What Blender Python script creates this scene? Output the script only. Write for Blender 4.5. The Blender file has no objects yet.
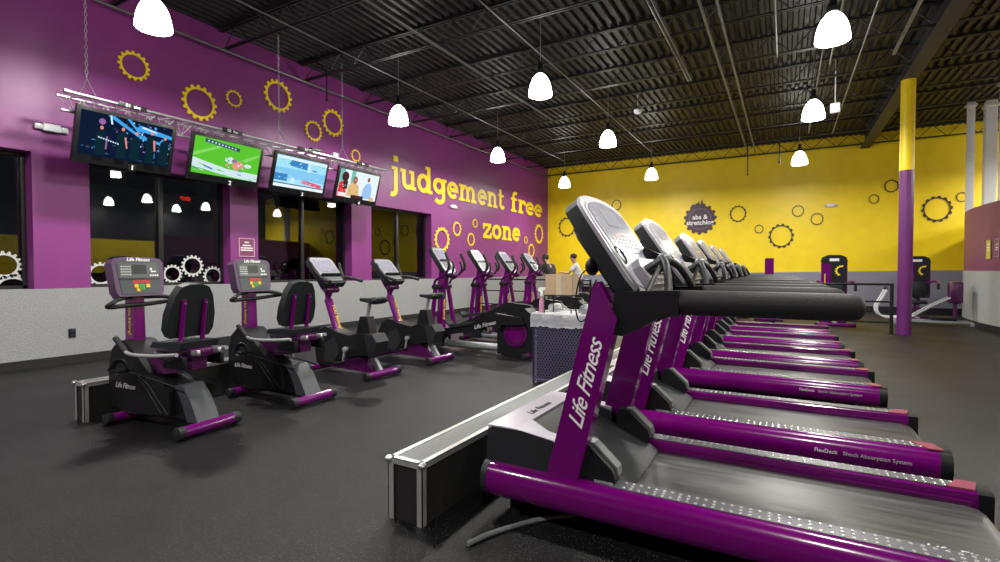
import bpy, bmesh, math, random
from mathutils import Vector, Matrix
random.seed(7)
PI = math.pi
R = math.radians
SC = bpy.context.scene
COL = SC.collection
AX = Vector((1, 0, 0)); AY = Vector((0, 1, 0)); AZ = Vector((0, 0, 1))

# ------------------------------------------------------------------ camera
CAM_YAW, CAM_PITCH, CAM_H = R(29.68), R(1.32), 1.25
cam_d = bpy.data.cameras.new('camera'); cam = bpy.data.objects.new('camera', cam_d); COL.objects.link(cam)
cam.location = (0, 0, CAM_H); cam.rotation_euler = (PI/2 - CAM_PITCH, 0, CAM_YAW)
cam_d.sensor_width = 36; cam_d.lens = 18; cam_d.clip_start = .05; cam_d.clip_end = 200
SC.camera = cam

# ------------------------------------------------------------------ materials
MATS = {}
def mat(name, col, rough=.5, metal=0, bump=0, scale=40, var=0, emit=None, est=0, coat=0, trans=0, spec=None, alpha=None):
    if name in MATS: return MATS[name]
    m = bpy.data.materials.new(name); m.use_nodes = True
    nt = m.node_tree; b = nt.nodes['Principled BSDF']
    b.inputs['Base Color'].default_value = (*col, 1)
    b.inputs['Roughness'].default_value = rough
    b.inputs['Metallic'].default_value = metal
    if coat: b.inputs['Coat Weight'].default_value = coat; b.inputs['Coat Roughness'].default_value = .08
    if trans: b.inputs['Transmission Weight'].default_value = trans
    if spec is not None: b.inputs['Specular IOR Level'].default_value = spec
    if alpha is not None: b.inputs['Alpha'].default_value = alpha
    if emit: b.inputs['Emission Color'].default_value = (*emit, 1); b.inputs['Emission Strength'].default_value = est
    if bump or var:
        tc = nt.nodes.new('ShaderNodeTexCoord'); n = nt.nodes.new('ShaderNodeTexNoise')
        n.inputs['Scale'].default_value = scale; n.inputs['Detail'].default_value = 5
        nt.links.new(tc.outputs['Object'], n.inputs['Vector'])
        if bump:
            bp = nt.nodes.new('ShaderNodeBump'); bp.inputs['Strength'].default_value = bump; bp.inputs['Distance'].default_value = .02
            nt.links.new(n.outputs['Fac'], bp.inputs['Height']); nt.links.new(bp.outputs['Normal'], b.inputs['Normal'])
        if var:
            r = nt.nodes.new('ShaderNodeValToRGB')
            r.color_ramp.elements[0].position = .35; r.color_ramp.elements[1].position = .65
            r.color_ramp.elements[0].color = (*[c*(1-var) for c in col], 1)
            r.color_ramp.elements[1].color = (*[min(1, c*(1+var)) for c in col], 1)
            nt.links.new(n.outputs['Fac'], r.inputs['Fac']); nt.links.new(r.outputs['Color'], b.inputs['Base Color'])
    MATS[name] = m
    return m
W_PURPLE = mat('wall purple paint', (.225, .032, .205), .42, bump=.06, scale=3, var=.04)
W_YELLOW = mat('wall yellow paint', (.90, .66, .001), .45, bump=.05, scale=3, var=.04)
W_WAIN = mat('grey textured wainscot', (.31, .32, .33), .75, bump=.55, scale=80, var=.06)
W_GREY = mat('grey wall paint', (.24, .24, .30), .6, bump=.1, scale=8)
W_GREY2 = mat('pale grey wall paint', (.36, .38, .38), .6, bump=.1, scale=8)
W_MAUVE = mat('mauve wall paint', (.20, .050, .13), .5, bump=.05, scale=5)
BASEB = mat('black rubber baseboard', (.012, .012, .014), .5)
PURP = mat('gloss purple powder coat', (.128, .0004, .124), .2, coat=.5, spec=.3)
PURPD = mat('dark purple powder coat', (.065, .001, .062), .32, coat=.4)
BLK = mat('black plastic', (.008, .0085, .010), .42, bump=.04, scale=300, spec=.28)
BLKG = mat('black satin plastic', (.012, .012, .014), .25)
CHAR = mat('charcoal plastic', (.018, .020, .023), .5, bump=.1, scale=260, spec=.28)
GREYP = mat('grey plastic', (.14, .15, .16), .4)
VINYL = mat('charcoal vinyl', (.014, .018, .020), .45, bump=.15, scale=120, spec=.28)
FOAM = mat('black foam grip', (.012, .012, .014), .55, bump=.2, scale=200, spec=.35)
SILV = mat('silver plastic', (.38, .37, .41), .32, metal=.25)
LILAC = mat('pale lilac grey plastic', (.38, .35, .43), .30)
STEEL = mat('brushed steel', (.62, .63, .65), .3, metal=.9)
STEELP = mat('silver painted steel', (.33, .34, .36), .4, metal=.3)
ALU = mat('aluminium trim', (.62, .63, .62), .35, metal=.7)
SCREEN = mat('console display glass', (.30, .30, .37), .18, var=.15, scale=30)
SCREEND = mat('dark console glass', (.03, .035, .04), .15)
WHITE = mat('white print', (.85, .85, .85), .5)
GREYPR = mat('grey print', (.5, .5, .52), .5)
YEL = mat('yellow print', (.85, .52, .02), .45)
YELW = mat('yellow cut lettering', (1, .74, .01), .45)
RED = mat('red print', (.5, .02, .03), .4)
GREEN = mat('green print', (.03, .3, .05), .4)
STEELB = mat('black ceiling paint', (.018, .018, .021), .48)
DECK = mat('black deck paint', (.015, .015, .019), .5, bump=.1, scale=6, var=.2, spec=.35)
CONDUIT = mat('grey conduit', (.13, .13, .14), .4, metal=.3)
GIRD = mat('dark blue black girder paint', (.022, .024, .038), .55)
WHT = mat('white painted column', (.74, .76, .80), .5)
DARKG = mat('dark gear paint', (.035, .022, .02), .5)
GEARW = mat('white window sticker', (.60, .60, .60), .6)
CARD = mat('tan cardboard', (.46, .34, .21), .8, bump=.1, scale=20, var=.06)
LINER = mat('thin clear plastic liner', (.62, .64, .68), .25, bump=.8, scale=22, alpha=.55)
TOWEL = mat('grey towelling', (.38, .39, .42), .95, bump=.5, scale=160)
TOWELW = mat('white towelling', (.62, .63, .66), .95, bump=.5, scale=160)
HAMP = mat('navy hamper steel', (.030, .026, .085), .4, metal=.2)
CARPET = mat('black box carpet', (.010, .010, .011), .95, bump=.8, scale=260, var=.6)
TREADTOP = mat('grey ribbed top', (.17, .18, .18), .55, bump=.3, scale=60)
SKIN = mat('skin', (.42, .24, .17), .55)
HAIR = mat('black hair', (.012, .010, .009), .6)
SHIRTW = mat('white shirt cloth', (.72, .72, .72), .8)
SHIRTB = mat('black shirt cloth', (.02, .02, .022), .8)
TROUS = mat('dark trouser cloth', (.03, .03, .04), .85)
def lamp_mat(name, col, s):
    m = bpy.data.materials.new(name); m.use_nodes = True; nt = m.node_tree; nt.nodes.clear()
    o = nt.nodes.new('ShaderNodeOutputMaterial'); e = nt.nodes.new('ShaderNodeEmission')
    e.inputs['Color'].default_value = (*col, 1); e.inputs['Strength'].default_value = s
    nt.links.new(e.outputs[0], o.inputs[0]); MATS[name] = m; return m
SHADE_GLOW = lamp_mat('glowing acrylic shade', (1, .98, .92), 24)
GLASS = bpy.data.materials.new('window glass'); GLASS.use_nodes = True
nt = GLASS.node_tree; nt.nodes.clear()
o = nt.nodes.new('ShaderNodeOutputMaterial'); mx = nt.nodes.new('ShaderNodeMixShader'); fr = nt.nodes.new('ShaderNodeFresnel')
fr.inputs['IOR'].default_value = 1.65
tr = nt.nodes.new('ShaderNodeBsdfTransparent'); tr.inputs[0].default_value = (.6, .62, .64, 1)
gl = nt.nodes.new('ShaderNodeBsdfGlossy'); gl.inputs['Roughness'].default_value = .005
nt.links.new(fr.outputs[0], mx.inputs[0]); nt.links.new(tr.outputs[0], mx.inputs[1]); nt.links.new(gl.outputs[0], mx.inputs[2]); nt.links.new(mx.outputs[0], o.inputs[0])
# floor: charcoal rubber with fleck
FLOOR = bpy.data.materials.new('charcoal rubber floor'); FLOOR.use_nodes = True
nt = FLOOR.node_tree; b = nt.nodes['Principled BSDF']
tc = nt.nodes.new('ShaderNodeTexCoord')
v = nt.nodes.new('ShaderNodeTexVoronoi'); v.inputs['Scale'].default_value = 75; v.feature = 'F1'
nt.links.new(tc.outputs['Object'], v.inputs['Vector'])
cr = nt.nodes.new('ShaderNodeValToRGB'); cr.color_ramp.elements[0].position = .10; cr.color_ramp.elements[0].color = (.13, .13, .13, 1)
cr.color_ramp.elements[1].position = .24; cr.color_ramp.elements[1].color = (.006, .0062, .007, 1)
nt.links.new(v.outputs['Distance'], cr.inputs['Fac'])
n1 = nt.nodes.new('ShaderNodeTexNoise'); n1.inputs['Scale'].default_value = .9; n1.inputs['Detail'].default_value = 6
nt.links.new(tc.outputs['Object'], n1.inputs['Vector'])
mr = nt.nodes.new('ShaderNodeMapRange'); mr.inputs[1].default_value = .3; mr.inputs[2].default_value = .7; mr.inputs[3].default_value = .34; mr.inputs[4].default_value = .48
nt.links.new(n1.outputs['Fac'], mr.inputs[0]); nt.links.new(mr.outputs[0], b.inputs['Roughness'])
nt.links.new(cr.outputs['Color'], b.inputs['Base Color']); b.inputs['Specular IOR Level'].default_value = .30
n2 = nt.nodes.new('ShaderNodeTexNoise'); n2.inputs['Scale'].default_value = 170
nt.links.new(tc.outputs['Object'], n2.inputs['Vector'])
bp = nt.nodes.new('ShaderNodeBump'); bp.inputs['Strength'].default_value = .5; bp.inputs['Distance'].default_value = .01
nt.links.new(n2.outputs['Fac'], bp.inputs['Height']); nt.links.new(bp.outputs['Normal'], b.inputs['Normal'])
# worn belt: streaks along its length (local x)
BELT = bpy.data.materials.new('worn rubber belt'); BELT.use_nodes = True
nt = BELT.node_tree; b = nt.nodes['Principled BSDF']; b.inputs['Roughness'].default_value = .38
tc = nt.nodes.new('ShaderNodeTexCoord'); mp = nt.nodes.new('ShaderNodeMapping'); mp.inputs['Scale'].default_value = (1.2, 14, 1)
nz = nt.nodes.new('ShaderNodeTexNoise'); nz.inputs['Scale'].default_value = 2; nz.inputs['Detail'].default_value = 6
nt.links.new(tc.outputs['Object'], mp.inputs[0]); nt.links.new(mp.outputs[0], nz.inputs['Vector'])
cr = nt.nodes.new('ShaderNodeValToRGB'); cr.color_ramp.elements[0].position = .3; cr.color_ramp.elements[0].color = (.022, .022, .024, 1)
cr.color_ramp.elements[1].position = .75; cr.color_ramp.elements[1].color = (.085, .085, .082, 1)
nt.links.new(nz.outputs['Fac'], cr.inputs[0]); nt.links.new(cr.outputs[0], b.inputs['Base Color'])
mr = nt.nodes.new('ShaderNodeMapRange'); mr.inputs[3].default_value = .28; mr.inputs[4].default_value = .5
nt.links.new(nz.outputs['Fac'], mr.inputs[0]); nt.links.new(mr.outputs[0], b.inputs['Roughness'])

# ------------------------------------------------------------------ mesh builder
class MB:
    def __init__(s): s.bm = bmesh.new(); s.mi = 0
    def _add(s, t, smooth=False, bevel=0, seg=2):
        if bevel > 0:
            es = [e for e in t.edges if len(e.link_faces) == 2 and e.calc_face_angle(0) > .35]
            bmesh.ops.bevel(t, geom=es, offset=bevel, segments=seg, affect='EDGES', profile=.5, clamp_overlap=True)
        bmesh.ops.recalc_face_normals(t, faces=t.faces)
        vm = {}
        for v in t.verts: vm[v] = s.bm.verts.new(v.co)
        for f in t.faces:
            try:
                g = s.bm.faces.new([vm[v] for v in f.verts]); g.material_index = s.mi; g.smooth = True
            except ValueError: pass
        t.free(); return s
    def box(s, c, d, rot=None, bevel=0, seg=2):
        t = bmesh.new(); bmesh.ops.create_cube(t, size=1)
        M = Matrix.Translation(Vector(c)) @ (rot.to_4x4() if rot else Matrix.Identity(4)) @ Matrix.Diagonal((*d, 1))
        bmesh.ops.transform(t, matrix=M, verts=t.verts)
        return s._add(t, bevel=bevel, seg=seg)
    def bb(s, a, b, bevel=0):
        c = [(i+j)/2 for i, j in zip(a, b)]; d = [abs(i-j) for i, j in zip(a, b)]
        return s.box(c, d, bevel=bevel)
    def bar(s, p, q, w, h, bevel=0, up=AZ):
        p = Vector(p); q = Vector(q); z = (q-p); L = z.length; z.normalize()
        x = up.cross(z)
        if x.length < 1e-4: x = AX.copy()
        x.normalize(); y = z.cross(x)
        return s.box((p+q)/2, (w, h, L), Matrix((x, y, z)).transposed(), bevel)
    def cyl(s, p, q, r, r2=None, n=16, bevel=0):
        p = Vector(p); q = Vector(q); z = q-p; L = z.length
        t = bmesh.new(); bmesh.ops.create_cone(t, cap_ends=True, segments=n, radius1=r, radius2=r if r2 is None else r2, depth=L)
        M = Matrix.Translation((p+q)/2) @ z.to_track_quat('Z', 'Y').to_matrix().to_4x4()
        bmesh.ops.transform(t, matrix=M, verts=t.verts)
        return s._add(t, bevel=bevel)
    def ball(s, c, r, sc=(1, 1, 1), n=14):
        t = bmesh.new(); bmesh.ops.create_uvsphere(t, u_segments=n, v_segments=max(6, n*2//3), radius=r)
        bmesh.ops.transform(t, matrix=Matrix.Translation(Vector(c)) @ Matrix.Diagonal((*sc, 1)), verts=t.verts)
        return s._add(t)
    def tube(s, pts, r, n=10, closed=False, smooth=0, flat=1.0):
        pts = [Vector(p) for p in pts]
        if smooth:
            out = []; N = len(pts); rg = range(N if closed else N-1)
            for i in rg:
                p0 = pts[(i-1) % N] if closed or i > 0 else pts[i]; p1 = pts[i]; p2 = pts[(i+1) % N]
                p3 = pts[(i+2) % N] if closed or i+2 < N else p2
                for k in range(smooth):
                    u = k/smooth
                    out.append(.5*((2*p1)+(p2-p0)*u+(2*p0-5*p1+4*p2-p3)*u*u+(3*p1-p0-3*p2+p3)*u**3))
            if not closed: out.append(pts[-1])
            pts = out
        rr = r if isinstance(r, (list, tuple)) else None
        t = bmesh.new(); N = len(pts); rings = []; nrm = None
        for i, p in enumerate(pts):
            a = pts[(i-1) % N] if (closed or i > 0) else p; b_ = pts[(i+1) % N] if (closed or i < N-1) else p
            tg = (b_-a).normalized()
            if nrm is None:
                nrm = tg.cross(AZ) if abs(tg.z) < .95 else tg.cross(AX)
                nrm.normalize()
            nrm = (nrm - tg*nrm.dot(tg)).normalized(); bi = tg.cross(nrm)
            ri = (rr[0] + (rr[1]-rr[0])*i/max(1, N-1)) if rr else r
            rings.append([t.verts.new(p + (nrm*math.cos(2*PI*k/n) + bi*math.sin(2*PI*k/n)*flat)*ri) for k in range(n)])
        for i in range(N if closed else N-1):
            A, B = rings[i], rings[(i+1) % N]
            for k in range(n): t.faces.new((A[k], A[(k+1) % n], B[(k+1) % n], B[k]))
        if not closed: t.faces.new(rings[0][::-1]); t.faces.new(rings[-1])
        return s._add(t)
    def prism(s, prof, a, b, axis='y', bevel=0, seg=2):
        """2D outline extruded along an axis; prof is (x,z) for y, (y,z) for x, (x,y) for z"""
        t = bmesh.new()
        def P(u, v, w): return {'y': (u, w, v), 'x': (w, u, v), 'z': (u, v, w)}[axis]
        A = [t.verts.new(P(u, v, a)) for u, v in prof]; B = [t.verts.new(P(u, v, b)) for u, v in prof]
        t.faces.new(A); t.faces.new(B[::-1]); N = len(prof)
        for i in range(N): t.faces.new((A[i], B[i], B[(i+1) % N], A[(i+1) % N]))
        return s._add(t, bevel=bevel, seg=seg)
    def lathe(s, prof, c=(0, 0, 0), n=24, ax=AZ, cap=False):
        t = bmesh.new(); q = AZ.rotation_difference(ax).to_matrix(); rings = []
        for r, z in prof:
            rings.append([t.verts.new(q @ Vector((max(r, 1e-4)*math.cos(2*PI*k/n), max(r, 1e-4)*math.sin(2*PI*k/n), z)) + Vector(c)) for k in range(n)])
        for A, B in zip(rings, rings[1:]):
            for k in range(n): t.faces.new((A[k], A[(k+1) % n], B[(k+1) % n], B[k]))
        if cap: t.faces.new(rings[0]); t.faces.new(rings[-1])
        return s._add(t)
    def frame(s, outer, inner, a, b, axis='y'):
        """ring between two outlines with the same count"""
        t = bmesh.new()
        def P(u, v, w): return {'y': (u, w, v), 'x': (w, u, v), 'z': (u, v, w)}[axis]
        N = len(outer)
        O1 = [t.verts.new(P(*p, a)) for p in outer]; O2 = [t.verts.new(P(*p, b)) for p in outer]
        I1 = [t.verts.new(P(*p, a)) for p in inner]; I2 = [t.verts.new(P(*p, b)) for p in inner]
        for i in range(N):
            j = (i+1) % N
            t.faces.new((O1[i], O1[j], I1[j], I1[i])); t.faces.new((O2[j], O2[i], I2[i], I2[j]))
            t.faces.new((O1[j], O1[i], O2[i], O2[j])); t.faces.new((I1[i], I1[j], I2[j], I2[i]))
        return s._add(t)
    def xf(s, M, fr=0):
        s.bm.verts.ensure_lookup_table()
        bmesh.ops.transform(s.bm, matrix=M, verts=s.bm.verts[fr:]); return s
    def build(s, name, mats, parent=None, sharp=38):
        me = bpy.data.meshes.new(name); s.bm.to_mesh(me); s.bm.free()
        for m in (mats if isinstance(mats, (list, tuple)) else [mats]): me.materials.append(m)
        me.set_sharp_from_angle(angle=R(sharp))
        ob = bpy.data.objects.new(name, me); COL.objects.link(ob)
        if parent: ob.parent = parent
        return ob
def thing(name, label, cat, loc=(0, 0, 0), rz=0, group=None):
    ob = bpy.data.objects.new(name, None); COL.objects.link(ob); ob.location = loc; ob.rotation_euler = (0, 0, rz)
    ob.empty_display_size = .1
    return tag(ob, label, cat, group)
def tag(ob, label, cat, group=None):
    ob['label'] = label; ob['category'] = cat
    if group: ob['group'] = group
    return ob
def struct(ob): ob['kind'] = 'structure'; return ob
def recenter(ob, loc):
    """put a single-mesh thing's origin at loc"""
    loc = Vector(loc); ob.data.transform(Matrix.Translation(-loc)); ob.location = loc; return ob
def kids(o): return [c for c in bpy.data.objects if c.parent == o]
def copy_tree(ob, parent=None):
    c = ob.copy(); COL.objects.link(c)
    if parent: c.parent = parent
    for ch in KID.get(ob.name, []): copy_tree(ch, c)
    return c
KID = {}
def index_kids():
    KID.clear()
    for o in bpy.data.objects:
        if o.parent: KID.setdefault(o.parent.name, []).append(o)
def text(name, s, size, M, m, parent=None, shear=0, bold=0, ext=.001, spacing=1, align='CENTER'):
    cu = bpy.data.curves.new(name, 'FONT'); cu.body = s; cu.size = size; cu.align_x = align; cu.align_y = 'CENTER'
    cu.shear = shear; cu.offset = bold; cu.extrude = ext; cu.space_character = spacing; cu.resolution_u = 3
    t = bpy.data.objects.new('tmp', cu); COL.objects.link(t)
    me = bpy.data.meshes.new_from_object(t.evaluated_get(bpy.context.evaluated_depsgraph_get()))
    bpy.data.objects.remove(t); bpy.data.curves.remove(cu)
    me.transform(M); me.materials.clear(); me.materials.append(m); me.name = name
    ob = bpy.data.objects.new(name, me); COL.objects.link(ob)
    if parent: ob.parent = parent
    return ob
def basis(o, x, y):
    """matrix with text-x along x, text-y along y, origin o"""
    x = Vector(x).normalized(); y = Vector(y).normalized(); z = x.cross(y)
    M = Matrix((x, y, z)).transposed().to_4x4(); M.translation = Vector(o); return M
def tb(o, x, n):
    x = Vector(x).normalized(); return basis(o, x, Vector(n).cross(x))
def ring_pts(ro, ri, teeth, n_per=6, th=.55, tw=.5):
    """gear outline and inner outline with equal counts, unit radius ro/ri, tooth depth th*(ro-ri)"""
    out, inn = [], []; N = teeth*n_per
    body = ro - (ro-ri)*th
    for k in range(N):
        a = 2*PI*k/N; ph = (k % n_per)/n_per
        r = ro if ph < tw else body
        out.append((r*math.cos(a), r*math.sin(a))); inn.append((ri*math.cos(a), ri*math.sin(a)))
    return out, inn
def gear(name, c, rad, axis, m, teeth=14, ri=.72, t=.015, label='', sx=1.0, group=None, sgn=1):
    o_, i_ = ring_pts(1, ri, teeth)
    o_ = [(x*rad*sx, y*rad) for x, y in o_]; i_ = [(x*rad*sx, y*rad) for x, y in i_]
    b_ = MB().frame(o_, i_, -t/2, t/2, axis)
    ob = b_.build(name, m); ob.location = c
    return tag(ob, label, 'gear', group)

# ------------------------------------------------------------------ room
XL, YB, XR, YR = -8.28, 18.4, 9.0, -6.0
ZD = 5.27     # underside of the deck
struct(MB().bb((XL-.4, YR-.3, -.12), (XR+.3, YB+.3, 0)).build('floor', FLOOR))
# ceiling: corrugated steel deck, ribs run along y
prof = []; x = XL-.4
while x < XR+.3:
    prof += [(x, ZD+.05), (x+.055, ZD+.05), (x+.075, ZD), (x+.135, ZD)]; x += .155
prof += [(x, ZD+.12), (XL-.4, ZD+.12)]
t = bmesh.new(); A = [t.verts.new((u, YR-.3, v)) for u, v in prof]; B = [t.verts.new((u, YB+.3, v)) for u, v in prof]
for i in range(len(prof)): j = (i+1) % len(prof); t.faces.new((A[i], B[i], B[j], A[j]))
mb = MB(); mb._add(t)
struct(mb.build('ceiling', DECK, sharp=20))
# left wall with four window openings, purple above a textured wainscot
WIN = [(.35, 2.585), (3.185, 5.18), (5.70, 7.95), (8.55, 10.80)]
ZS, ZT = 1.0, 2.74
mb = MB(); mb.bb((XL-.3, YR-.3, ZS), (XL, WIN[0][0], ZT))
for (a, b_), (c, d) in zip(WIN, WIN[1:]): mb.bb((XL-.3, b_, ZS), (XL, c, ZT))
mb.bb((XL-.3, WIN[-1][1], ZS), (XL, YB, ZT)); mb.bb((XL-.3, YR-.3, ZT), (XL, YB, ZD+.1))
mb.mi = 1; mb.bb((XL-.3, YR-.3, 0), (XL+.012, YB, ZS))
mb.mi = 2
for y in (-2.3, 3.63, 8.3, 12.6, 15.8): mb.bb((XL+.011, y-.004, .12), (XL+.0135, y+.004, ZS))
wl = struct(mb.build('wall_left', [W_PURPLE, W_WAIN, W_GREY]))
struct(MB().bb((XL, YR, 0), (XL+.03, YB, .11)).build('baseboard_left', BASEB))
# back wall: yellow over grey
mb = MB(); mb.bb((XL-.3, YB, ZS-.02), (XR+.3, YB+.3, ZD+.1)); mb.mi = 1
mb.prism([(XL, 0), (XR, 0), (XR, 1.25), (4, 1.23), (XL, 1.03)], YB-.012, YB+.2, 'y')
struct(mb.build('wall_back', [W_YELLOW, W_GREY]))
struct(MB().bb((XL+.03, YB-.035, 0), (4.6, YB-.012, .16)).build('baseboard_back', BASEB))
# walls the photo only sees mirrored in the windows
mb = MB(); mb.bb((XR, YR-.3, 1.0), (XR+.3, YB+.3, 2.6)); mb.mi = 1; mb.bb((XR-.01, YR, 0), (XR+.3, YB+.3, 1.0)); mb.bb((XR-.01, YR, 2.6), (XR+.3, YB+.3, ZD+.1))
struct(mb.build('wall_right', [W_YELLOW, mat('charcoal wall paint', (.02, .02, .024), .6)]))
mb = MB(); mb.bb((XL-.3, YR-.3, 1.0), (XR+.3, YR, ZD+.1)); mb.mi = 1; mb.bb((XL, YR-.3, 0), (XR, YR+.01, 1.0))
struct(mb.build('wall_rear', [W_PURPLE, W_GREY]))
# windows
FRAMEM = mat('black window frame', (.012, .012, .013), .4)
for k, (a, b_) in enumerate(WIN):
    w = bpy.data.objects.new('window_%d' % (k+1), None); COL.objects.link(w); w.location = (XL-.25, (a+b_)/2, ZS); w['kind'] = 'structure'
    L = (b_-a)/2; H_ = ZT-ZS; mb = MB(); f = .045
    for s_ in (-1, 1): mb.bb((-.04, s_*L, 0), (.04, s_*(L-f), H_))
    mb.bb((-.04, -L, 0), (.04, L, f)); mb.bb((-.04, -L, H_-f), (.04, L, H_)); mb.bb((-.045, -.035, 0), (.045, .035, H_), .004)
    mb.build('window_frame', FRAMEM, w)
    MB().bb((-.006, -L+f, f), (.002, -.035, H_-f)).build('pane', GLASS, w)
    MB().bb((-.006, .035, f), (.002, L-f, H_-f)).build('pane', GLASS, w)
# dark ground outside the glass
NIGHT = mat('night asphalt', (.02, .02, .02), .9)
struct(MB().bb((XL-14, -6, -.15), (XL-.42, 22, -.05)).build('ground_outside', NIGHT))
struct(MB().prism([(XL-3, 0), (XL-2.2, 0), (XL-2.3, 1.35), (XL-2.9, 1.4)], -3, 13, 'y').build('hedge_outside', mat('dark hedge', (.008, .009, .007), .9, bump=1, scale=12)))
bpy.data.objects['hedge_outside']['kind'] = 'stuff'
tag(bpy.data.objects['hedge_outside'], 'dark clipped hedge outside the night windows', 'hedge')

# curved half wall, mauve over pale grey
arc = [(5.2, 18.36), (4.62, 17.9), (4.22, 17.3), (3.9, 16.6), (3.72, 15.9), (3.62, 15.1), (3.60, 14.3), (3.66, 13.37), (3.82, 12.3), (4.1, 11.3), (4.55, 10.4)]
def smooth2(p, k=5):
    out = []
    for i in range(len(p)-1):
        p0 = Vector(p[max(i-1, 0)]); p1 = Vector(p[i]); p2 = Vector(p[i+1]); p3 = Vector(p[min(i+2, len(p)-1)])
        for j in range(k):
            u = j/k; out.append(.5*((2*p1)+(p2-p0)*u+(2*p0-5*p1+4*p2-p3)*u*u+(3*p1-p0-3*p2+p3)*u**3))
    out.append(Vector(p[-1])); return out
sa = smooth2(arc)
def offs(p, d):
    out = []
    for i in range(len(p)):
        tg = (p[min(i+1, len(p)-1)]-p[max(i-1, 0)]).normalized(); out.append(p[i]+Vector((-tg.y, tg.x))*d)
    return out
def band(p, d, z0, z1, mb):
    q = offs(p, d); mb.prism([(v.x, v.y) for v in p] + [(v.x, v.y) for v in q[::-1]], z0, z1, 'z')
mb = MB(); band(sa, .16, 1.22, 2.61, mb); mb.mi = 1; band(offs(sa, -.012), .172, 0, 1.22, mb)
struct(mb.build('wall_curved', [W_MAUVE, W_GREY2]))
mb = MB(); band(offs(sa, -.03), .018, 0, .13, mb); struct(mb.build('baseboard_curved', BASEB))

# ------------------------------------------------------------------ roof joists
JY = [.24+1.6*k for k in range(-3, 11)]; JY = [y for y in JY if y > YR+.3] + [YB-.35]
ords = ['first', 'second', 'third', 'fourth', 'fifth', 'sixth', 'seventh', 'eighth', 'ninth', 'tenth', 'eleventh', 'twelfth', 'thirteenth', 'fourteenth', 'fifteenth', 'sixteenth']
def joist(p, q, depth, panel):
    """one open-web joist of angles: top chord, bottom chord, zigzag web"""
    j = thing('roof_joist', '', 'joist', (p[0], p[1], ZD))
    L = math.hypot(q[0]-p[0], q[1]-p[1]); j.rotation_euler.z = math.atan2(q[1]-p[1], q[0]-p[0])
    mb = MB()
    for s_ in (-1, 1): mb.bb((0, s_*.008, -.042), (L, s_*.042, -.034)); mb.bb((0, s_*.008, -.042), (L, s_*.014, -.005))
    mb.bb((0, -.04, -.008), (L, .04, -.001)); mb.build('top_chord', STEELB, j)
    mb = MB()
    for s_ in (-1, 1): mb.bb((.12, s_*.008, -depth), (L-.12, s_*.042, -depth+.008)); mb.bb((.12, s_*.008, -depth), (L-.12, s_*.014, -depth+.034))
    mb.build('bottom_chord', [STEELB], j)
    mb = MB(); n = int(L/panel)
    for k in range(n):
        x0 = .12+k*(L-.24)/n; x1 = .12+(k+1)*(L-.24)/n; xm = (x0+x1)/2
        mb.cyl((x0, 0, -depth+.01), (xm, 0, -.03), .010, n=5); mb.cyl((xm, 0, -.03), (x1, 0, -depth+.01), .010, n=5)
    mb.build('web', STEELB, j)
    return j
order = sorted(JY, reverse=True)
for k, y in enumerate(order):
    j = joist((XL+.02, y), (XR-.02, y), .36, .62)
    j['label'] = 'black open-web steel roof joist, %s from the yellow wall' % ords[k]; j['group'] = 'roof joists'
# girder along y over the pole
mb = MB(); gx = 2.02
mb.bb((gx-.11, YR, ZD-.36), (gx+.11, YB, ZD-.345)); mb.bb((gx-.11, YR, ZD-.385), (gx+.11, YB, ZD-.365)); mb.bb((gx-.11, YR, ZD-.40), (gx+.11, YB, ZD-.38))
mb = MB(); mb.prism([(gx-.12, ZD-.42), (gx+.12, ZD-.42), (gx+.12, ZD-.395), (gx+.01, ZD-.395), (gx+.01, ZD-.02), (gx+.12, ZD-.02), (gx+.12, ZD), (gx-.12, ZD), (gx-.12, ZD-.02), (gx-.01, ZD-.02), (gx-.01, ZD-.395), (gx-.12, ZD-.395)], YR+.02, YB-.02, 'y')
tag(recenter(mb.build('roof_girder', GIRD), (gx, 6, ZD)), 'dark steel roof girder running over the yellow and purple pole', 'girder')
def pole(name, x, y, r, z1, ms, zsplit, label):
    mb = MB(); mb.cyl((0, 0, 0), (0, 0, zsplit), r, n=24); mb.mi = 1; mb.cyl((0, 0, zsplit), (0, 0, z1), r, n=24)
    mb.mi = 0; mb.cyl((0, 0, 0), (0, 0, .02), r+.012, n=24)
    o_ = mb.build(name, ms); o_.location = (x, y, 0); return tag(o_, label, 'pole')
pole('support_pole', 2.0, 12.19, .115, ZD-.42, [mat('pole purple paint', (.13, .018, .14), .35), W_YELLOW], 3.14, 'round steel pole painted yellow above and purple below')
# white columns standing behind the curved half wall
def wcol(x, y, w, lab):
    mb = MB(); mb.bb((-w/2, -w/2, 0 if x > 3.9 else 2.61), (w/2, w/2, ZD-.01-.0), .01); mb.bb((-w/2-.03, -w/2-.03, ZD-.16), (w/2+.03, w/2+.03, ZD-.1), .005)
    o_ = mb.build('white_column', WHT); o_.location = (x, y, 0); return tag(o_, lab, 'column', 'white columns behind the curved half wall')
wcol(3.80, 15.95, .13, 'slim white square column rising behind the curved end of the half wall')
wcol(4.21, 16.2, .21, 'wide white square column behind the half wall between a slim one and the picture edge')
wcol(3.99, 14.35, .20, 'white square column cut off by the picture edge, above the small red notice')
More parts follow.
